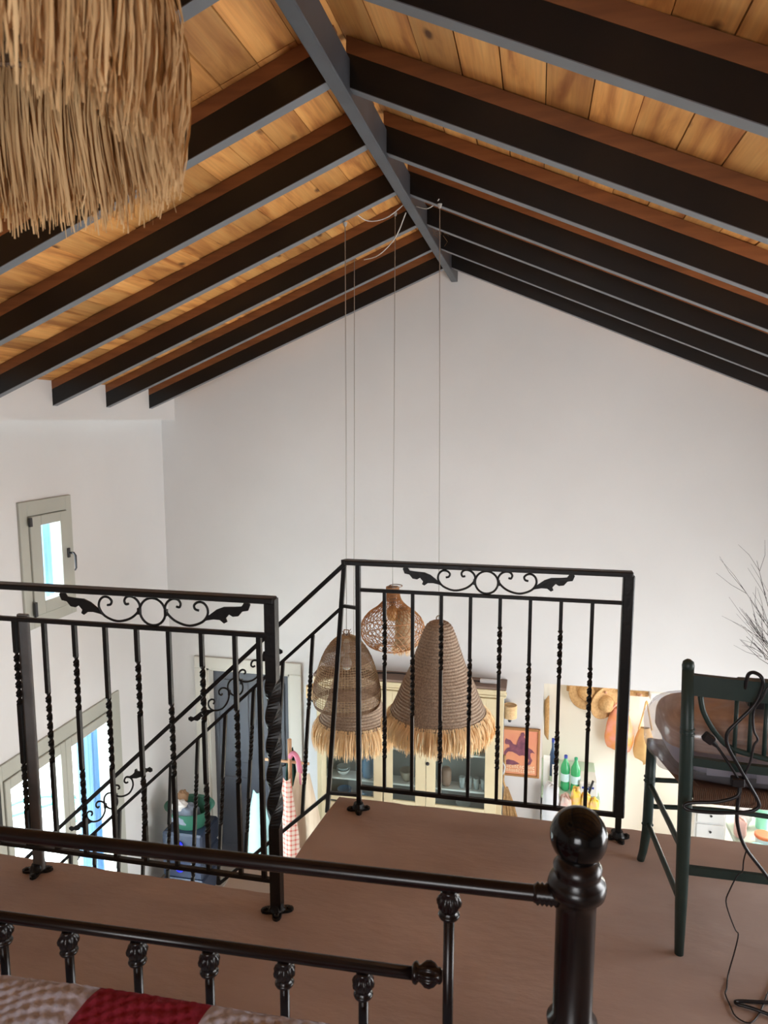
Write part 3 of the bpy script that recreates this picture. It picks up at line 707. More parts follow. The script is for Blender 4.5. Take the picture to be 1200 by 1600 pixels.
# ------------------------------------------------------------------ chair
ch=thing('chair','dark green painted wooden chair with a rush seat and a wrapped bundle on it','chair',(.62,2.2,0))
xl,xr=.425,.865; yb,yf=1.993,2.418
def bpost(x,s):
    m=MB(); m.tube([(x+.006*s,yb,0),(x+.004*s,yb,.15),(x,yb,.42),(x-.004*s,yb,.62),(x-.012*s,yb-.0,.84)],[.0125,.0165,.019,.0185,.0155],14)
    m.lathe([(.0155,.835),(.0165,.845),(.014,.856),(.006,.862),(.001,.863)],(x-.012*s,yb,0),14)
    for z in (.655,.668): m.lathe([(.0175,z-.004),(.020,z),(.0175,z+.004)],(x-.005*s,yb,0),14)
    obj('back_leg',m,M_green,ch,smooth=True)
bpost(xl,1); bpost(xr,-1)
def fleg(x,s):
    m=MB(); m.tube([(x-.010*s,yf+.012,0),(x-.004*s,yf+.005,.04),(x+.004*s,yf,.12),(x+.006*s,yf,.26),(x+.006*s,yf,.44)],[.0125,.0135,.0165,.0175,.0165],14)
    for z in (.14,.295,.31): m.lathe([(.0165,z-.004),(.020,z),(.0165,z+.004)],(x+.005*s,yf,0),14)
    obj('front_leg',m,M_green,ch,smooth=True)
fleg(.395,1); fleg(.895,-1)
def curved(z0,z1,bow,th,y=yb,xa=xl,xb=xr):
    m=MB(); n=12; vs=[];fs=[]
    for i in range(n+1):
        u=i/n; x=xa+(xb-xa)*u; b=-bow*math.sin(PI*u)
        for (dy,zz) in ((-th/2,z0),(th/2,z0),(th/2,z1),(-th/2,z1)): vs.append((x,y+b+dy,zz))
    for i in range(n):
        for k in range(4): fs.append((i*4+k,i*4+(k+1)%4,i*4+4+(k+1)%4,i*4+4+k))
    fs+=[(0,1,2,3),tuple(n*4+k for k in range(4))]
    return m.add(vs,fs)
obj('crest_rail',curved(.765,.822,.02,.018),M_green,ch)
obj('back_rail',curved(.567,.590,.02,.016),M_green,ch)
m=MB()
for s in (1,-1):
    cx=(xl+xr)/2; hw=(xr-xl)/2
    pts=[(cx-s*(hw-.022),yb-.004,.765),(cx-s*(hw-.032),yb-.008,.72),(cx-s*(hw-.065),yb-.013,.665),(cx-s*(hw-.11),yb-.017,.628),(cx,yb-.022,.606)]
    m.tube(spline(pts,5),.0075,8)
obj('arch_splat',m,M_green,ch,smooth=True)
for i in range(7):
    x=.535+.0365*i; obj('spindle',MB().tube([(x,yb-.016,.768),(x+.001,yb-.018,.612)],.0055,8),M_green,ch,smooth=True)
# rush seat
sm=MB(); N=56
def seatpt(u,v):
    y=yb+.01+(yf-yb-.005)*v; hw=.20+(.045)*v; x=.645+(2*u-1)*hw
    ex=min(v,1-v,u,1-u); z=.494-.052*v-.012*(1-math.exp(-ex*9))
    rid=.0022*abs(math.sin((u if v<.5 and abs(u-.5)<.5-v*.0 else u)*PI*44)) if (v<.3 or v>.7) else .0022*abs(math.sin(v*PI*40))
    return Vector((x,y,z+rid))
sm.grid(seatpt,N*2,30); 
for i in range(80):
    u=i/80; x0=.645-.20+.40*u; sm.tube([(x0,yb+.012,.497),(x0,yb-.006,.488),(x0,yb-.010,.472),(x0,yb+.004,.457),(x0,yb+.02,.452)],.0028,4)
for i in range(70):
    v=i/70
    for s in (-1,1):
        y=yb+.02+(yf-yb-.03)*v; hw=.20+.045*v; x=.645+s*hw; zz=.492-.052*v
        sm.tube([(x-s*.02,y,zz),(x+s*.004,y,zz-.004),(x+s*.006,y,zz-.022),(x-s*.012,y,zz-.036)],.0032,4)
sm.grid(lambda u,v:Vector((.645+(2*u-1)*(.19+.04*v),yb+.02+(yf-yb-.03)*v,.452-.045*v)),4,4)
obj('seat',sm,M_rush,ch,smooth=True)
obj('side_stretcher',MB().tube([(.402,yf,.285),(.424,yb,.372-.155)],.0085,8),M_green,ch,smooth=True) if False else None
def stv(a,b,r,bow=(0,0,0)):
    mid=(Vector(a)+Vector(b))/2+Vector(bow); obj('stretcher',MB().tube(spline([a,mid,b],4),[r]*9,8),M_green,ch,smooth=True)
stv((.402,yf,.285),(.424,yb,.315),.0085); stv((.400,yf,.145),(.424,yb,.165),.0085)
stv((.893,yf,.285),(.868,yb,.315),.0085); stv((.893,yf,.145),(.868,yb,.165),.0085)
stv((.40,yf,.30),(.89,yf,.30),.008,(0,.0,.01)); stv((.40,yf,.205),(.89,yf,.205),.008,(0,.0,.012))
m=MB(); m.add(*(lambda t:(t.v,t.f))(curved(.245,.270,.0,.012))); obj('stretcher',m,M_green,ch)
# wrapped bundle on the seat
bn=thing('wrapped_bundle','clear plastic wrapped bundle, wood-brown above and white below, lying on the rush seat','bundle',(.66,2.24,.462))
def sup(u,v,c,a,e1=.55,e2=.5):
    th=(v-.5)*PI; ph=u*2*PI
    f=lambda w_,e:(abs(w_)**e)*(1 if w_>=0 else -1)
    p=Vector((c[0]+a[0]*f(math.cos(th),e1)*f(math.cos(ph),e2),c[1]+a[1]*f(math.cos(th),e1)*f(math.sin(ph),e2),c[2]+a[2]*f(math.sin(th),e1)))
    return p
def tilt(mb):
    mb.v=[(v[0],v[1],v[2]+.014-.13*(v[1]-2.02)) for v in mb.v]; return mb
M_kraft=mat('printed_wood_brown',(.66,.43,.28),.6,noise=(4,(.46,.27,.17),(3,3,30)))
M_lab=mat('pale_label',(.50,.49,.60),.5,noise=(5,(.42,.41,.52),(1,1,3)))
m=MB(); m.grid(lambda u,v:sup(u,.5+v*.5,(.665,2.235,.565),(.275,.185,.110),.45,.42),48,14,closed=True); tilt(m); obj('upper_pack',m,M_kraft,bn,smooth=True)
m=MB(); m.grid(lambda u,v:sup(u,.5-v*.5,(.670,2.235,.566),(.262,.178,.085),.45,.42),48,12,closed=True); tilt(m); obj('lower_pack',m,M_lab,bn,smooth=True)
for (a,b,c,e) in ((.49,.60,.50,.575),(.62,.80,.49,.56)):
    m=MB(); m.box(a,b,2.235-.1795,2.235-.1775,c,e); tilt(m); obj('print_panel',m,mat('print_grey',(.42,.40,.46),.5),bn)
rd=random.Random(8)
def film(u,v):
    p=sup(u,v,(.655,2.235,.562),(.302,.20,.125),.62,.55)
    k=.006*math.sin(u*60+5*math.sin(v*9))+.005*math.sin(v*34+u*20)
    return p+(p-Vector((.655,2.235,.565)))*k*2.2
m=MB(); m.grid(film,96,40,closed=True); 
for i,v in enumerate(m.v):
    if v[2]<.476: m.v[i]=(v[0],v[1],.476)
tilt(m)
obj('plastic_film',m,M_film,bn,smooth=True)
m=MB(); m.grid(lambda u,v:sup(u,v,(.56,2.30,.685),(.035,.02,.006)),14,8,closed=True); obj('carry_slot',m,mat('dark_brown_slot',(.08,.03,.02),.5),bn,smooth=True)
# dark device on top, and dried twigs behind
dv=thing('phone_charger_dock','dark plastic device resting on the wrapped bundle behind the chair back','device',(.70,2.18,.69))
m=MB(); m.bevbox(.600,.86,2.10,2.26,.694,.735,.008); obj('body',m,M_dkdev,dv); 
for i in range(3): obj('vent',MB().box(.62+.07*i,.66+.07*i,2.094,2.100,.700,.722),M_black,dv)
tv=thing('dried_branches','dark dried leafless twigs standing behind the green chair','plant',(1.02,2.50,0))
rd=random.Random(4); m=MB()
def twig(p,d,L,r,dep):
    q=p+d*L; m.tube([p,(p+q)/2+Vector([rd.gauss(0,.004) for _ in range(3)]),q],[r,r*.8,r*.5],4)
    if dep>0:
        for k in range(4):
            t=rd.uniform(.25,.95); dd=(d+Vector((rd.uniform(-.6,.6),rd.uniform(-.5,.5),rd.uniform(-.1,.3)))).normalized(); twig(p+(q-p)*t,dd,L*rd.uniform(.4,.6),r*.6,dep-1)
for k in range(5): twig(Vector((1.02,2.50,.40)),Vector((rd.uniform(-.85,-.55),rd.uniform(-.1,.1),1)).normalized(),rd.uniform(.40,.50),.0022,2)
obj('twigs',m,mat('twig_dark',(.03,.02,.02),.8),tv)
obj('vase',MB().lathe([(.03,0),(.055,.02),(.06,.12),(.05,.34),(.028,.39),(.034,.42)],(1.02,2.50,0),20),mat('vase_clay',(.12,.07,.05),.5),tv,smooth=True)
# cables
def cab(name,label,pts,r,cat='cable',k=5): return solo(name,MB().tube(spline(pts,k),r,8),M_black,label,cat,pts[0],smooth=True)
cab('power_cable','thick black cable looped over the crest rail of the green chair',[(.552,1.972,.80),(.550,1.955,.835),(.554,1.95,.849),(.563,1.94,.855),(.576,1.93,.848),(.581,1.93,.824),(.566,1.93,.775),(.527,1.93,.723),(.505,1.93,.692),(.507,1.93,.657),(.53,1.93,.615),(.561,1.93,.562),(.588,1.93,.515),(.59,1.93,.494),(.561,1.93,.478),(.491,1.93,.468),(.428,1.93,.467),(.41,1.935,.474),(.427,1.935,.486),(.489,1.93,.498),(.538,1.93,.52),(.545,1.935,.545)],.0048)
cab('power_cable','thin black cable hanging in front of the chair spindles',[(.62,1.93,.85),(.593,1.925,.825),(.58,1.925,.793),(.564,1.93,.758),(.567,1.93,.706),(.578,1.93,.681),(.57,1.93,.663),(.564,1.93,.618),(.549,1.93,.573)],.003)
pc=thing('power_plug','black angled plug and short lead against the wrapped bundle','plug',(.468,1.94,.665))
mm=MB(); mm.bevbox(-.014,.014,-.010,.010,-.012,.012,.003,Matrix.Translation((.462,1.94,.668))@Matrix.Rotation(R(35),4,'Y')); mm.tube([(.468,1.94,.662),(.484,1.94,.648)],[.008,.005],8); obj('plug_head',mm,M_black,pc)
obj('lead',MB().tube(spline([(.482,1.94,.650),(.497,1.935,.63),(.520,1.93,.597),(.540,1.93,.565)],5),.0035,8),M_black,pc,smooth=True)
ad=thing('cable_adapter','small black adapter block where the chair cables join','adapter',(.537,1.932,.563))
obj('body',MB().bevbox(.521,.553,1.920,1.944,.548,.572,.003),M_black,ad)
cab('power_cable','black cable bundle dropping from the adapter past the seat to the right',[(.547,1.94,.55),(.546,1.95,.481),(.55,1.95,.427),(.573,1.95,.366),(.633,1.95,.288),(.70,1.95,.18),(.74,1.93,.03),(.78,1.90,.006)],.005)
cab('thin_cord','thin crooked black cord trailing down to the brown floor',[(.575,1.95,.36),(.57,1.95,.329),(.569,1.95,.298),(.557,1.95,.285),(.54,1.95,.238),(.533,1.95,.206),(.545,1.95,.165),(.562,1.95,.125),(.568,1.945,.118),(.562,1.94,.08),(.551,1.935,.03),(.543,1.925,.003),(.530,1.88,.003),(.522,1.862,.003),(.525,1.82,.003),(.53,1.789,.003),(.559,1.775,.003),(.595,1.819,.003),(.633,1.89,.003),(.68,1.97,.003)],.0018,k=3)
cab('power_cable','thick black cable folded flat on the floor at lower right',[(.72,1.87,.006),(.622,1.851,.006),(.56,1.842,.006),(.541,1.836,.006),(.545,1.828,.006),(.58,1.82,.007),(.64,1.80,.006),(.72,1.77,.006)],.0045)

# ------------------------------------------------------------------ far wall furniture
CT=-.70
cb=thing('display_cabinet','cream glazed display cabinet against the far wall','cabinet',(-1.02,5.9,LF))
fy=5.80
x0,x1=-1.845,-.215
obj('top_board',MB().bevbox(x0-.02,x1+.02,5.79,5.998,CT-.022,CT,.004),M_cabtop,cb,label='dusty grey-brown top board')
m=MB(); 
for (dz0,dz1,dy) in ((-.050,-.024,-.004),(-.072,-.050,.003),(-.090,-.072,-.002)): m.bevbox(x0-.02-dy,x1+.02+dy,5.79+dy,5.83,CT+dz0,CT+dz1,.003)
obj('cornice',m,M_cream,cb)
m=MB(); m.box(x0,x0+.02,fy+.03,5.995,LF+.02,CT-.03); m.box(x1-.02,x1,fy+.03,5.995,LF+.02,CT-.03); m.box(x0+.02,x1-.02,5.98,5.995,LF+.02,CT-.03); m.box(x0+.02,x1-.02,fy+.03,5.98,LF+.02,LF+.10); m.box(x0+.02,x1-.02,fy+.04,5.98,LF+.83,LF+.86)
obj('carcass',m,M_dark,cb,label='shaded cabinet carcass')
m=MB(); m.bevbox(x0,x0+.05,fy+.012,fy+.03,LF+.02,CT-.09,.003); m.bevbox(x1-.05,x1,fy+.012,fy+.03,LF+.02,CT-.09,.003); m.box(x0+.05,x1-.05,fy+.012,fy+.03,CT-.14,CT-.09)
obj('face_frame',m,M_cream,cb)
doors=[(-1.80,-1.275),(-1.205,-.865),(-.85,-.265)]
g=[(-1.755,-1.325),(-1.155,-.955),(-.78,-.36)]
doors=[(-1.80,-1.245),(-1.235,-.866),(-.862,-.262)]
for (a,b),(ga,gb) in zip(doors,g):
    m=MB(); zt,zb=CT-.10,LF+.90
    m.bevbox(a,ga,fy-.012,fy+.010,zb,zt,.004); m.bevbox(gb,b,fy-.012,fy+.010,zb,zt,.004); m.bevbox(ga-.002,gb+.002,fy-.012,fy+.010,zt-.17,zt,.004); m.bevbox(ga-.002,gb+.002,fy-.012,fy+.010,zb,zb+.06,.004)
    d=obj('door',m,M_cream,cb)
    obj('pane',MB().box(ga,gb,fy-.002,fy+.002,zb+.06,zt-.17),M_cglass,d)
    m=MB(); m.bevbox(a,b,fy-.012,fy+.010,LF+.10,LF+.88,.004); m.bevbox(a+.06,b-.06,fy-.018,fy-.012,LF+.16,LF+.82,.004); obj('lower_door',m,M_cream,cb)
m=MB(); m.lathe([(.016,0),(.016,.004),(.006,.006),(.009,.02),(.001,.024)],(-.848,fy-.012,-1.425),14,axis=(0,-1,0)); obj('lock',m,M_hard,cb,smooth=True,label='small dark metal lock')
SH=[-1.66,-1.335,-1.01]
shelf=[]
for k,z in enumerate(SH):
    obj('shelf',MB().bevbox(x0+.02,x1-.02,fy+.035,5.978,z-.016,z,.002),M_white,cb)
LBL=[]
# dishes on the shelves
M_blue=mat('blue_glaze',(.10,.25,.45),.2); M_dish=mat('white_glaze',(.72,.73,.72),.2); M_tur=mat('green_glass',(.03,.30,.16),.15,alpha=.8); M_clear=mat('clear_glassware',(.60,.68,.70),.1,alpha=.45); M_basket=mat('basket_dish',(.30,.26,.20),.8)
def dish(name,label,prof,c,m_,cat,grp=None): return solo(name,MB().lathe([(r,z+c[2]) for r,z in prof],(c[0],c[1],0),24),m_,label,cat,c,smooth=True,group=grp)
bowl=lambda R_,H:[(R_*.4,0),(R_*.75,H*.35),(R_,H),(R_*.96,H),(R_*.7,H*.4),(R_*.35,.01),(.001,.01)]
glassp=lambda R_,H:[(R_*.8,0),(R_,H),(R_*.93,H),(R_*.74,.006),(.001,.006)]
bk_y=5.905
dish('bowl','white shallow bowl on the left cabinet shelf',bowl(.062,.05),(-1.63,bk_y,SH[0]),M_dish,'bowl')
dish('bowl','small grey-white bowl stacked inside the white bowl, left cabinet shelf',bowl(.058,.045),(-1.63,bk_y,SH[0]+.03),M_clear,'bowl')
dish('jar','blue jar beside the white bowls on the left cabinet shelf',[(.045,0),(.055,.05),(.055,.14),(.035,.17),(.035,.19),(.001,.19)],(-1.40,bk_y,SH[0]),M_blue,'jar')
dish('bowl','blue bowl at the bottom left of the cabinet',bowl(.065,.09),(-1.62,bk_y,LF+.862),M_blue,'bowl')
dish('bowl','second blue bowl at the cabinet bottom, right of the first',bowl(.06,.10),(-1.42,bk_y,LF+.862),M_blue,'bowl')
dish('bowl','green glass bowl on the middle door shelf',bowl(.065,.07),(-1.07,bk_y,SH[1]-.0),M_tur,'bowl')
dish('basket','grey woven basket on the middle cabinet shelf',bowl(.066,.10),(-1.05,bk_y,SH[0]),M_basket,'basket')
dish('jar','green glass jar on the upper right cabinet shelf',[(.04,0),(.05,.04),(.05,.12),(.03,.16),(.03,.17),(.001,.17)],(-.44,bk_y,SH[1]),M_tur,'jar')
for i in range(4): dish('drinking_glass',['left end','second from left','third from left','right end'][i]+' of the row of small clear glasses, right cabinet shelf',glassp(.026,.10),(-.56+.062*i,bk_y-.02,SH[0]),M_clear,'glass','clear glasses in the right cabinet')
dish('bowl','wide pale glass bowl at the bottom right of the cabinet',bowl(.066,.08),(-.55,bk_y,LF+.862),M_clear,'bowl')
dish('jar','clay brown jar at the left end of the right cabinet shelf',[(.035,0),(.045,.04),(.045,.13),(.03,.16),(.001,.16)],(-.70,bk_y,SH[0]),mat('clay_jar',(.28,.16,.11),.5),'jar')
# things on the cabinet
solo('power_strip',MB().bevbox(-.42,-.27,5.86,5.90,CT,CT+.030,.004),M_white,'white power strip lying on top of the cabinet, right end','power strip',(-.34,5.88,CT))
solo('power_cable',MB().tube(spline([(-.42,5.88,CT+.01),(-.55,5.89,CT+.006),(-.72,5.90,CT+.008),(-.95,5.88,CT+.02),(-1.15,5.90,CT+.02),(-1.35,5.90,CT+.006)],6),.006,6),M_black,'black cable running along the top of the cabinet','cable',(-.42,5.88,CT),smooth=True)
# wall sconces
def sconce(x,z,label):
    t=thing('wall_sconce',label,'lamp',(x,5.92,z))
    m=MB(); pr=[(.052,.035),(.054,-.05)]
    for k in range(9):
        zz=z+.045-.0125*k; ring(m,(x,5.925),.055,zz,.0055,32,5)
    for k in range(24):
        a=2*PI*k/24; m.tube([(x+.057*math.cos(a),5.925+.057*math.sin(a),z+.048),(x+.057*math.cos(a),5.925+.057*math.sin(a),z-.058)],.0025,4)
    obj('shade',m,M_raffia,t,smooth=True)
    m=MB(); m.lathe([(.012,-.10),(.015,-.09),(.015,-.055),(.006,-.05)],(x,5.925,z),10); m.bevbox(x-.012,x+.012,5.925,5.998,z-.095,z-.075,.002); obj('bracket',m,M_hard,t)
sconce(-.167,-.945,'small woven cane wall sconce above the framed poster')
sconce(-1.915,-.915,'small woven cane wall sconce behind the open-weave lamp, left of the cabinet')
# framed poster
ps=thing('framed_poster','orange framed poster with a dark horse and rider on the far wall','poster',(-.075,5.985,-1.555))
a0,a1,b0,b1=-.242,.092,-1.556,-1.118
M_pf=mat('poster_frame',(.42,.20,.07),.6); M_pp=mat('poster_orange',(.85,.40,.20),.7,noise=(5,(.80,.28,.18),(1,1,.6))); M_ink=mat('poster_ink',(.17,.06,.10),.7,noise=(25,(.30,.10,.14),(1,1,1))); M_ink2=mat('poster_letter_pale',(1.0,.86,.62),.7)
m=MB(); m.bevbox(a0,a0+.02,5.972,5.998,b0,b1,.003); m.bevbox(a1-.02,a1,5.972,5.998,b0,b1,.003); m.bevbox(a0+.02,a1-.02,5.972,5.998,b1-.02,b1,.003); m.bevbox(a0+.02,a1-.02,5.972,5.998,b0,b0+.02,.003); obj('frame',m,M_pf,ps)
sh=obj('sheet',MB().box(a0+.02,a1-.02,5.982,5.986,b0+.02,b1-.02),M_pp,ps)
# horse & rider (own simple silhouette), uv in 0..1 over the sheet
def pmap(u,v,w_): return Vector((a0+.02+(a1-a0-.04)*u,5.9805+w_,b0+.02+(b1-b0-.04)*v))
HORSE=[(.06,.73),(.10,.80),(.12,.78),(.22,.76),(.30,.68),(.40,.66),(.60,.66),(.74,.62),(.84,.58),(.93,.50),(.86,.52),(.80,.50),(.80,.42),(.86,.34),(.80,.24),(.72,.23),(.77,.34),(.70,.42),(.58,.44),(.48,.42),(.40,.46),(.28,.50),(.16,.50),(.10,.44),(.08,.30),(.04,.32),(.04,.48),(.12,.57),(.20,.60),(.18,.66),(.10,.66),(.06,.68)]
RIDER=[(.38,.62),(.42,.74),(.46,.84),(.50,.88),(.52,.95),(.60,.96),(.63,.90),(.60,.86),(.66,.80),(.68,.68),(.64,.60),(.66,.48),(.60,.44),(.56,.60),(.48,.66),(.44,.60)]
GROUND=[(.04,.26),(.16,.32),(.34,.30),(.50,.24),(.30,.20),(.10,.20)]
obj('horse_print',MB().prism(HORSE,pmap,.0008),M_ink,sh); obj('rider_print',MB().prism(RIDER,lambda u,v,w_:pmap(u,v,w_)+Vector((0,-.0006,0)),.0008),M_ink,sh); obj('ground_print',MB().prism(GROUND,pmap,.0008),M_ink,sh)
m=MB(); rd=random.Random(31)
for row,(v0,v1,n) in enumerate(((.135,.20,12),(.045,.11,13))):
    for i in range(n):
        u=.05+.9*i/n; wu=.9/n*.65
        k=rd.randint(0,3)
        def st_(ua,ub,va,vb): m.box(pmap(ua,0,0).x,pmap(ub,0,0).x,5.9796,5.9802,pmap(0,va,0).z,pmap(0,vb,0).z)
        st_(u,u+wu*.28,v0,v1)
        if k in (0,1): st_(u+wu*.28,u+wu,v1-.012,v1)
        if k in (0,2): st_(u+wu*.28,u+wu,v0,v0+.012)
        if k in (1,2,3): st_(u+wu*.72,u+wu,v0,v1)
obj('lettering',m,M_ink2,sh)
# straw broom hung on the wall
br=thing('straw_broom','bundled straw broom hanging between the cabinet and the poster','broom',(-.17,5.93,-1.95))
br_dx=.03; m=MB(); m.tube(spline([(-.205,5.95,-1.36),(-.20,5.95,-1.48),(-.212,5.95,-1.58),(-.19,5.95,-1.66)],5),[.010]*16,6); obj('braided_handle',m,M_straw,br,smooth=True)
m=MB(); rd=random.Random(2)
for i in range(160):
    a=rd.uniform(-1,1); m.tube([(-.185+a*.012,5.95+rd.uniform(-.01,.01),-1.65),(-.165+a*.045,5.945+rd.uniform(-.02,.02),-1.78),(-.140+a*.065,5.94+rd.uniform(-.025,.02),-1.98+abs(a)*.05)],.004,3)
obj('straw',m,M_straw,br,kind='stuff')
m=MB(); m.tube(spline([(-.222,5.95,-1.42),(-.235,5.94,-1.48),(-.215,5.94,-1.53),(-.20,5.94,-1.46),(-.222,5.95,-1.42)],4),.007,6); obj('white_tie',m,M_dish,br,smooth=True)
# ------------------------------------------------------------------ kitchen recess
cz=-1.9
ct=thing('kitchen_counter','white kitchen counter in the recess, below the green bottles','counter',(.38,6.7,LF))
obj('worktop',MB().bevbox(.12,.64,6.36,7.09,cz-.035,cz,.004),mat('pale_green_top',(.45,.60,.48),.4),ct)
obj('cupboard',MB().bevbox(.13,.63,6.40,7.09,LF,cz-.036,.004),M_white,ct)
def bottle(x,y,z,s,label,capm,grp=None):
    t=thing('water_bottle',label,'bottle',(x,y,z))
    if grp:t['group']=grp
    m=MB(); m.lathe([(.034,0),(.042,.01),(.042,.06),(.038,.075),(.042,.09),(.042,.17),(.044,.20),(.040,.235),(.020,.28),(.014,.30),(.014,.312)],(x,y,z),20); obj('body',m,M_gbottle,t,smooth=True)
    obj('cap',MB().lathe([(.016,.305),(.016,.33),(.012,.333)],(x,y,z),14),capm,t)
    obj('paper_label',MB().lathe([(.0428,.09),(.0428,.165)],(x,y,z),20,cap=False),M_wlabel,t,smooth=True)
M_bcap=mat('blue_cap',(.02,.05,.35),.4); M_gcap=mat('green_cap',(.02,.30,.15),.4)
bottle(.335,6.50,cz,1,'green plastic bottle with a dark blue cap on the kitchen counter',M_bcap)
bottle(.425,6.47,cz,1,'green plastic bottle with a green cap, right one on the counter',M_gcap)
t=thing('dark_bottle','slim dark blue bottle at the left end of the counter','bottle',(.225,6.75,cz)); obj('body',MB().lathe([(.028,0),(.03,.02),(.03,.20),(.012,.28),(.012,.34)],(.225,6.75,cz),16),mat('navy_glass',(.05,.10,.22),.2),t,smooth=True); obj('cap',MB().lathe([(.014,.335),(.014,.37),(.010,.372)],(.225,6.75,cz),12),M_bcap,t)
for (x,y,hh,lb) in ((.165,6.55,.26,'white carton at the far left of the kitchen counter'),(.245,6.50,.20,'small white carton beside the dark bottle')):
    t=thing('carton',lb,'carton',(x,y,cz)); obj('box',MB().bevbox(x-.03,x+.03,y-.03,y+.03,cz,cz+hh,.003),M_dish,t); obj('top_fold',MB().add([(x-.03,y-.03,cz+hh),(x+.03,y-.03,cz+hh),(x+.03,y+.03,cz+hh),(x-.03,y+.03,cz+hh),(x-.03,y,cz+hh+.03),(x+.03,y,cz+hh+.03)],[(0,1,5,4),(3,4,5,2),(0,4,3),(1,2,5)]),M_dish,t)
# stuff on a front shelf: appliance, bags, yellow packs
solo('kitchen_box',MB().bevbox(.46,.62,6.40,6.62,cz,cz+.14,.012),M_dish,'white box with blue marks right of the green bottles','box',(.54,6.5,cz))
sm_=obj('blue_mark',MB().box(.48,.50,6.3975,6.3985,cz+.075,cz+.095).box(.51,.545,6.3975,6.3985,cz+.07,cz+.085).box(.555,.585,6.3975,6.3985,cz+.078,cz+.098).box(.535,.56,6.3975,6.3985,cz+.09,cz+.10),M_bcap,None); sm_.parent=bpy.data.objects['kitchen_box']; sm_.location=-Vector((.54,6.5,cz))
solo('marker',MB().tube([(.535,6.36,-1.86),(.575,6.38,-1.73)],.011,8),M_black,'thick black stick leaning against the white box','marker',(.55,6.38,-1.9),smooth=True)
t=thing('serving_trolley','low white trolley in front of the counter holding bags and packets','trolley',(.40,5.85,LF))
obj('upper_tray',MB().bevbox(.12,.62,5.62,6.12,-2.01,-1.98,.004),M_dish,t); obj('lower_tray',MB().bevbox(.12,.62,5.62,6.12,-2.62,-2.59,.004),M_dish,t)
for (xx,yy) in ((.13,5.63),(.61,5.63),(.13,6.11),(.61,6.11)): obj('leg',MB().tube([(xx,yy,LF),(xx,yy,-1.95)],.01,8),M_dish,t,smooth=True)
def blob(name,label,c,a,mt,cat,e1=.8,e2=.8,nz=.01,seed=1,grp=None):
    rd=random.Random(seed); ph=[rd.uniform(0,6) for _ in range(4)]
    m=MB(); 
    def fn(u,v):
        p=sup(u,v,(c[0],c[1],c[2]+a[2]),a,e1,e2); k=nz*(math.sin(u*37+ph[0]+v*9)+math.sin(v*23+ph[1]+u*12.566)); 
        return p+(p-Vector((c[0],c[1],c[2]+a[2])))*k
    m.grid(fn,32,16,closed=True); return solo(name,m,mt,label,cat,c,smooth=True,group=grp)
blob('paper_bag','white paper carrier bag on the trolley, left',(.195,5.95,-1.98),(.07,.08,.20),mat('white_bag',(.66,.67,.68),.6),'bag',.5,.5,.03,3)
blob('pink_bag','pinkish bag beside the white carrier bag',(.315,5.92,-1.98),(.05,.07,.165),mat('pink_bag',(.75,.45,.38),.7,noise=(30,(.7,.62,.55),(1,1,1))),'bag',.6,.6,.05,5)
M_yel=mat('yellow_wrap',(.85,.62,.03),.35,noise=(22,(.85,.50,.25),(1,1,1)))
for k,(xx,zz,lb) in enumerate(((.40,-1.98,'yellow snack packet under the green bottles, left'),(.48,-1.98,'yellow snack packet under the green bottles, middle'),(.545,-1.98,'yellow snack packet under the green bottles, right'))):
    blob('snack_packet',lb,(xx,5.93-.02*k,zz),(.045,.045,.20-.015*k),M_yel,'packet',.6,.6,.05,8+k)
blob('tomato','red tomato at the right edge of the trolley',(.575,5.80,-1.98),(.03,.03,.028),mat('tomato_red',(.75,.09,.03),.3),'tomato',1,1,.0,2)
solo('enamel_plate',MB().lathe([(.06,0),(.11,.02),(.112,.024),(.06,.006),(.001,.006)],(.20,5.72,-1.978),24),mat('cream_enamel',(.72,.66,.52),.4),'cream plate on the trolley in front of the white bag','plate',(.2,5.72,-1.978),smooth=True)
# round wicker tray on back wall
t=solo('wicker_tray',MB().lathe([(.001,0),(.18,.0),(.23,.02),(.235,.028),(.18,.012),(.001,.012)],(.005+.0,7.09,-1.36),32,axis=(0,-1,0)),M_straw,'round wicker tray half hidden behind the left edge of the opening','tray',(.0,7.09,-1.36),smooth=True) if False else None
solo('wicker_tray',MB().lathe([(.001,0),(.16,.0),(.205,.03),(.21,.04),(.16,.016),(.001,.014)],(.14,6.86,-1.37),32,axis=(1,0,0)),M_straw,'round wicker tray hanging edge-on at the left side of the recess','tray',(.14,6.86,-1.37),smooth=True)
# hats on the back wall
def hat(x,z,ax,label):
    t=thing('straw_hat',label,'hat',(x,7.0,z)); u=Vector(ax).normalized()
    obj('brim',MB().lathe([(.075,0),(.165,.012),(.170,.016),(.165,.020),(.075,.010)],(x,6.985,z),28,axis=u,cap=False),M_straw,t,smooth=True)
    obj('crown',MB().lathe([(.080,0),(.078,.05),(.066,.085),(.03,.098),(.001,.10)],(x,6.985,z),28,axis=u,cap=False),M_straw,t,smooth=True)
hat(.53,-1.13,(.15,-1,.15),'straw hat on the recess wall, left one, cut off by the lintel')
hat(.70,-1.22,(.55,-.8,-.1),'straw hat hanging lower, tilted, beside the orange bag')
pg=thing('coat_peg_rail','wooden coat peg rail on the recess back wall','peg rail',(.9,7.08,-1.15))
obj('rail',MB().bevbox(.35,1.12,7.075,7.10,-1.17,-1.12,.004),M_straw,pg)
for x in (.53,.70,.86,1.02): obj('peg',MB().tube([(x-.0,7.08,-1.15),(x+.01,6.93,-1.10)],.012,8),mat('peg_wood',(.55,.28,.18),.5),pg,smooth=True)
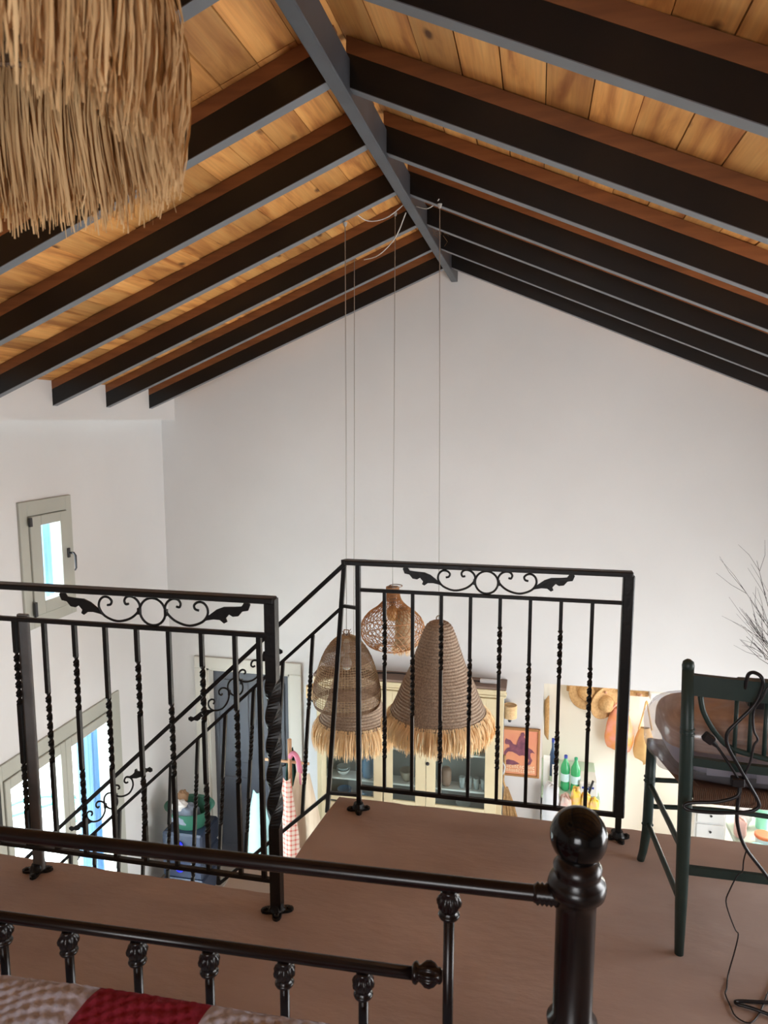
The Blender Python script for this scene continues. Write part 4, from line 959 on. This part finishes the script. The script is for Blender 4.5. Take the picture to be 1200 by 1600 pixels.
def bag(name,label,x,z,w,h,mt,stl,d=.08):
    t=thing(name,label,'bag',(x,6.98,z-h-stl)); m=MB()
    def fn(u,v):
        ww=w*(.45+.55*math.sin(min(v*1.5,1)*PI/2))*(1 if v<.6 else math.sqrt(max(0,1-((v-.6)/.4)**2*.75))); a=u*2*PI; dd=d*(.4+.6*math.sin(v*PI*.9))
        zz=z-stl-h*v-.02*math.cos(a*1)*v
        e=1 if v<.9 else max(.02,(1-v)/.1)
        return Vector((x+math.cos(a)*ww/2*e*(1+.06*math.sin(a*5+v*4)),6.975+math.sin(a)*dd*e*(1+.1*math.sin(a*3)),zz))
    m.grid(fn,36,20,closed=True); obj('body',m,mt,t,smooth=True)
    s=MB(); s.tube(spline([(x-w*.30,6.93,z-stl),(x-w*.12,6.93,z-stl*.4),(x,6.94,z),(x+w*.12,6.93,z-stl*.4),(x+w*.30,6.93,z-stl)],5),.008,6); obj('strap',s,mt,t,smooth=True)
bag('cloth_bag','orange printed cloth bag hanging on the recess wall',.85,-1.16,.27,.46,M_orange,.10)
bag('canvas_bag','tan canvas shoulder bag with long straps, right of the orange bag',1.085,-1.16,.20,.36,M_tan,.28,.06)
solo('wall_heater',MB().bevbox(1.12,1.55,6.98,7.095,-1.165,-1.09,.01),M_dish,'slim white unit mounted high on the recess wall','heater',(1.3,7.05,-1.16))
# right part of the kitchen seen under the chair
t=thing('drawer_unit','white drawer unit standing in the kitchen, seen under the green chair','drawers',(1.52,6.35,LF))
obj('case',MB().bevbox(1.41,1.66,6.22,6.60,LF,-1.78,.004),M_dish,t)
for k in range(4):
    z1=-1.79-.145*k; d=obj('drawer',MB().bevbox(1.425,1.645,6.205,6.222,z1-.13,z1,.004),M_dish,t); obj('knob',MB().lathe([(.006,0),(.011,.012),(.001,.018)],(1.535,6.205,z1-.06),10,axis=(0,-1,0)),M_hard,d,smooth=True)
blob('food_packet','yellow and pink food packet on top of the drawer unit',(1.59,6.35,-1.78),(.05,.05,.06),M_yel,'packet',.6,.6,.05,12)
t=thing('kitchen_table','pale green table at the right of the kitchen holding plastic tubs','table',(1.95,6.1,LF))
obj('table_top',MB().bevbox(1.70,2.45,5.70,6.60,-2.02,-1.985,.006),mat('pale_green_board',(.50,.58,.50),.5),t)
for (xx,yy) in ((1.73,5.73),(2.42,5.73),(1.73,6.57),(2.42,6.57)): obj('leg',MB().bevbox(xx-.02,xx+.02,yy-.02,yy+.02,LF,-2.02,.004),M_dish,t)
def tub(x,y,r,h,m1,m2,label):
    t=thing('plastic_tub',label,'tub',(x,y,-1.985)); obj('body',MB().lathe([(r*.85,0),(r*.95,h*.9),(r,h)],(x,y,-1.985),20),m1,t,smooth='auto'); obj('lid',MB().lathe([(r*1.05,h-.012),(r*1.05,h+.008),(r*.9,h+.012)],(x,y,-1.985),20),m2,t)
M_aq=mat('aqua_plastic',(.25,.70,.62),.3); M_bl=mat('sky_blue_plastic',(.15,.42,.75),.3); M_or=mat('red_lid',(.75,.18,.06),.35); M_mint=mat('mint_plastic',(.30,.75,.55),.3)
tub(1.83,5.90,.06,.07,M_aq,M_aq,'aqua lidded tub on the pale green table'); tub(1.95,5.88,.065,.07,M_bl,M_bl,'sky blue lidded tub right of the aqua tub'); tub(1.92,6.08,.07,.08,M_dish,M_or,'white tub with a red lid behind the blue one'); tub(1.98,6.35,.06,.20,M_mint,M_dish,'tall mint tub with a white lid at the back of the table')
blob('white_sack','crumpled white plastic sack on the pale green table',(1.82,6.35,-1.985),(.07,.06,.11),M_white,'bag',.7,.7,.06,14)
blob('pink_packet','pink packet beside the crumpled white sack',(1.755,6.15,-1.985),(.045,.04,.085),mat('pink_pack',(.7,.42,.36),.5),'packet',.5,.5,.03,15)

# ------------------------------------------------------------------ lower left: hamper, towel rack
hm=thing('storage_tower','dark blue plastic storage tower with round blue knobs near the door','storage',(-2.98,5.55,LF))
M_navy=mat('navy_plastic',(.022,.032,.06),.4)
for k in range(3):
    z0=LF+.215*k; d=obj('drawer',MB().bevbox(-3.16,-2.78,5.40,5.75,z0+.004,z0+.209,.015),M_navy,hm)
    for dx in (0,): obj('knob',MB().lathe([(.035,0),(.040,.008),(.036,.018),(.001,.02)],(-2.99,5.40,z0+.105),20,axis=(0,-1,0)),mat('bright_blue_knob',(.02,.03,.85),.3),d,smooth=True)
bs=thing('laundry_basin','green oval basin full of laundry on the storage tower','basin',(-2.97,5.57,LF+.642))
m=MB(); zb=LF+.642
m.add(*(lambda t:([( -2.97+(v[0])*1.15,5.57+v[1]*.95,v[2]) for v in t.v],t.f))(MB().lathe([(.12,0),(.185,.17),(.20,.18),(.175,.168),(.11,.012),(.001,.012)],(0,0,zb),32)))
obj('tub',m,mat('basin_green',(.035,.14,.09),.4),bs,smooth='auto')
def cloth_on(x,y,z,a,mt,label,seed): blob('folded_cloth',label,(x,y,z),a,mt,'laundry',.9,.9,.06,seed)
cloth_on(-2.99,5.52,zb+.04,(.13,.11,.085),mat('grey_cloth',(.16,.18,.22),.9),'dark grey clothing heaped in the green basin',21)
cloth_on(-3.03,5.50,zb+.15,(.07,.06,.05),mat('white_cloth',(.65,.60,.55),.9),'white cloth on top of the basin laundry',22)
cloth_on(-3.05,5.60,zb+.17,(.05,.05,.06),mat('brown_cloth',(.30,.17,.09),.9),'brown cloth at the back of the green basin',23)
# towel rack with hanging cloths
yk=5.45
rk=thing('towel_rack','freestanding wooden rack hung with towels in front of the far door','rack',(-2.0,yk,LF))
obj('pole',MB().tube([(-1.97,yk,LF+.02),(-1.97,yk,-1.16)],.018,10),mat('rack_wood',(.62,.36,.20),.5),rk,smooth=True)
obj('base',MB().lathe([(.16,0),(.16,.015),(.03,.03)],(-1.97,yk,LF),20),M_cabtop,rk)
obj('cross_bar',MB().tube([(-2.24,yk,-1.36),(-1.80,yk,-1.36)],.012,8),mat('rack_wood2',(.62,.36,.20),.5),rk,smooth=True)
def towel(x0,x1,zt,zb,mt,label,y,seed,nf=3):
    rd=random.Random(seed); ph=rd.uniform(0,6)
    def mk(off):
        def fn(u,v):
            cx=(x0+x1)/2; k=.35+.65*min(1,v*1.6)
            x=cx+(x0+(x1-x0)*u-cx)*k
            return Vector((x,y+off+.028*math.sin(u*PI*2*nf+ph)*(.3+.7*v),zt+(zb-zt)*v-.02*math.sin(u*PI)*(1-v)+.02*math.sin(u*7+ph)*v))
        return fn
    m=MB(); m.grid(mk(0),40,14); m.grid(mk(.006),40,14)
    return solo('hanging_towel',m,mt,label,'towel',((x0+x1)/2,y,zb),smooth=True)
def plaid():
    m=bpy.data.materials.new('plaid_cloth'); m.use_nodes=True; t=m.node_tree; b=t.nodes['Principled BSDF']; b.inputs['Roughness'].default_value=.9
    N=t.nodes.new;L=t.links.new; tc=N('ShaderNodeTexCoord'); sp=N('ShaderNodeSeparateXYZ'); L(tc.outputs['Object'],sp.inputs[0]); cur=None
    cs=[]
    for ax,f in (('X',190),('Z',150)):
        mu=N('ShaderNodeMath');mu.operation='MULTIPLY';mu.inputs[1].default_value=f;L(sp.outputs[ax],mu.inputs[0])
        s=N('ShaderNodeMath');s.operation='SINE';L(mu.outputs[0],s.inputs[0]); g=N('ShaderNodeMath');g.operation='GREATER_THAN';g.inputs[1].default_value=.45;L(s.outputs[0],g.inputs[0]); cs.append(g)
    a=N('ShaderNodeMath');a.operation='ADD';L(cs[0].outputs[0],a.inputs[0]);L(cs[1].outputs[0],a.inputs[1]); d=N('ShaderNodeMath');d.operation='MULTIPLY';d.inputs[1].default_value=.5;L(a.outputs[0],d.inputs[0])
    mx=N('ShaderNodeMix');mx.data_type='RGBA';mx.inputs[6].default_value=(.72,.60,.50,1);mx.inputs[7].default_value=(.60,.13,.10,1);L(d.outputs[0],mx.inputs[0]);L(mx.outputs[2],b.inputs['Base Color']); return m
M_plaid=plaid()
towel(-2.06,-1.86,-1.44,-2.28,M_plaid,'red and cream plaid towel on the rack, left of the beige one',yk-.13,1,1)
towel(-1.99,-1.67,-1.40,-2.12,mat('beige_towel',(.66,.52,.38),.9,noise=(6,(.60,.45,.32),(8,8,1))),'beige towel with soft folds on the rack, rightmost',yk-.075,2,1)
towel(-2.10,-2.00,-1.42,-2.30,mat('white_towel',(.66,.68,.74),.9),'white towel hanging behind the plaid one on the rack',yk-.055,3)
towel(-2.36,-2.13,-1.62,-2.24,mat('aqua_towel',(.42,.66,.64),.9),'pale aqua towel hanging at the left of the rack',yk-.06,4,1)
towel(-2.03,-1.93,-1.25,-1.62,mat('dark_green_cloth',(.02,.07,.055),.9),'dark green cloth over the top of the rack',yk+.06,5,2)
m=MB().tube(spline([(-1.955,yk-.04,-1.30),(-1.92,yk-.05,-1.255),(-1.88,yk-.05,-1.31),(-1.86,yk-.05,-1.45),(-1.855,yk-.04,-1.58)],6),.020,8)
solo('pink_scarf',m,mat('pink_cloth',(.62,.20,.28),.9),'pink scarf looped over the towel rack','scarf',(-1.9,yk-.04,-1.5),smooth=True)
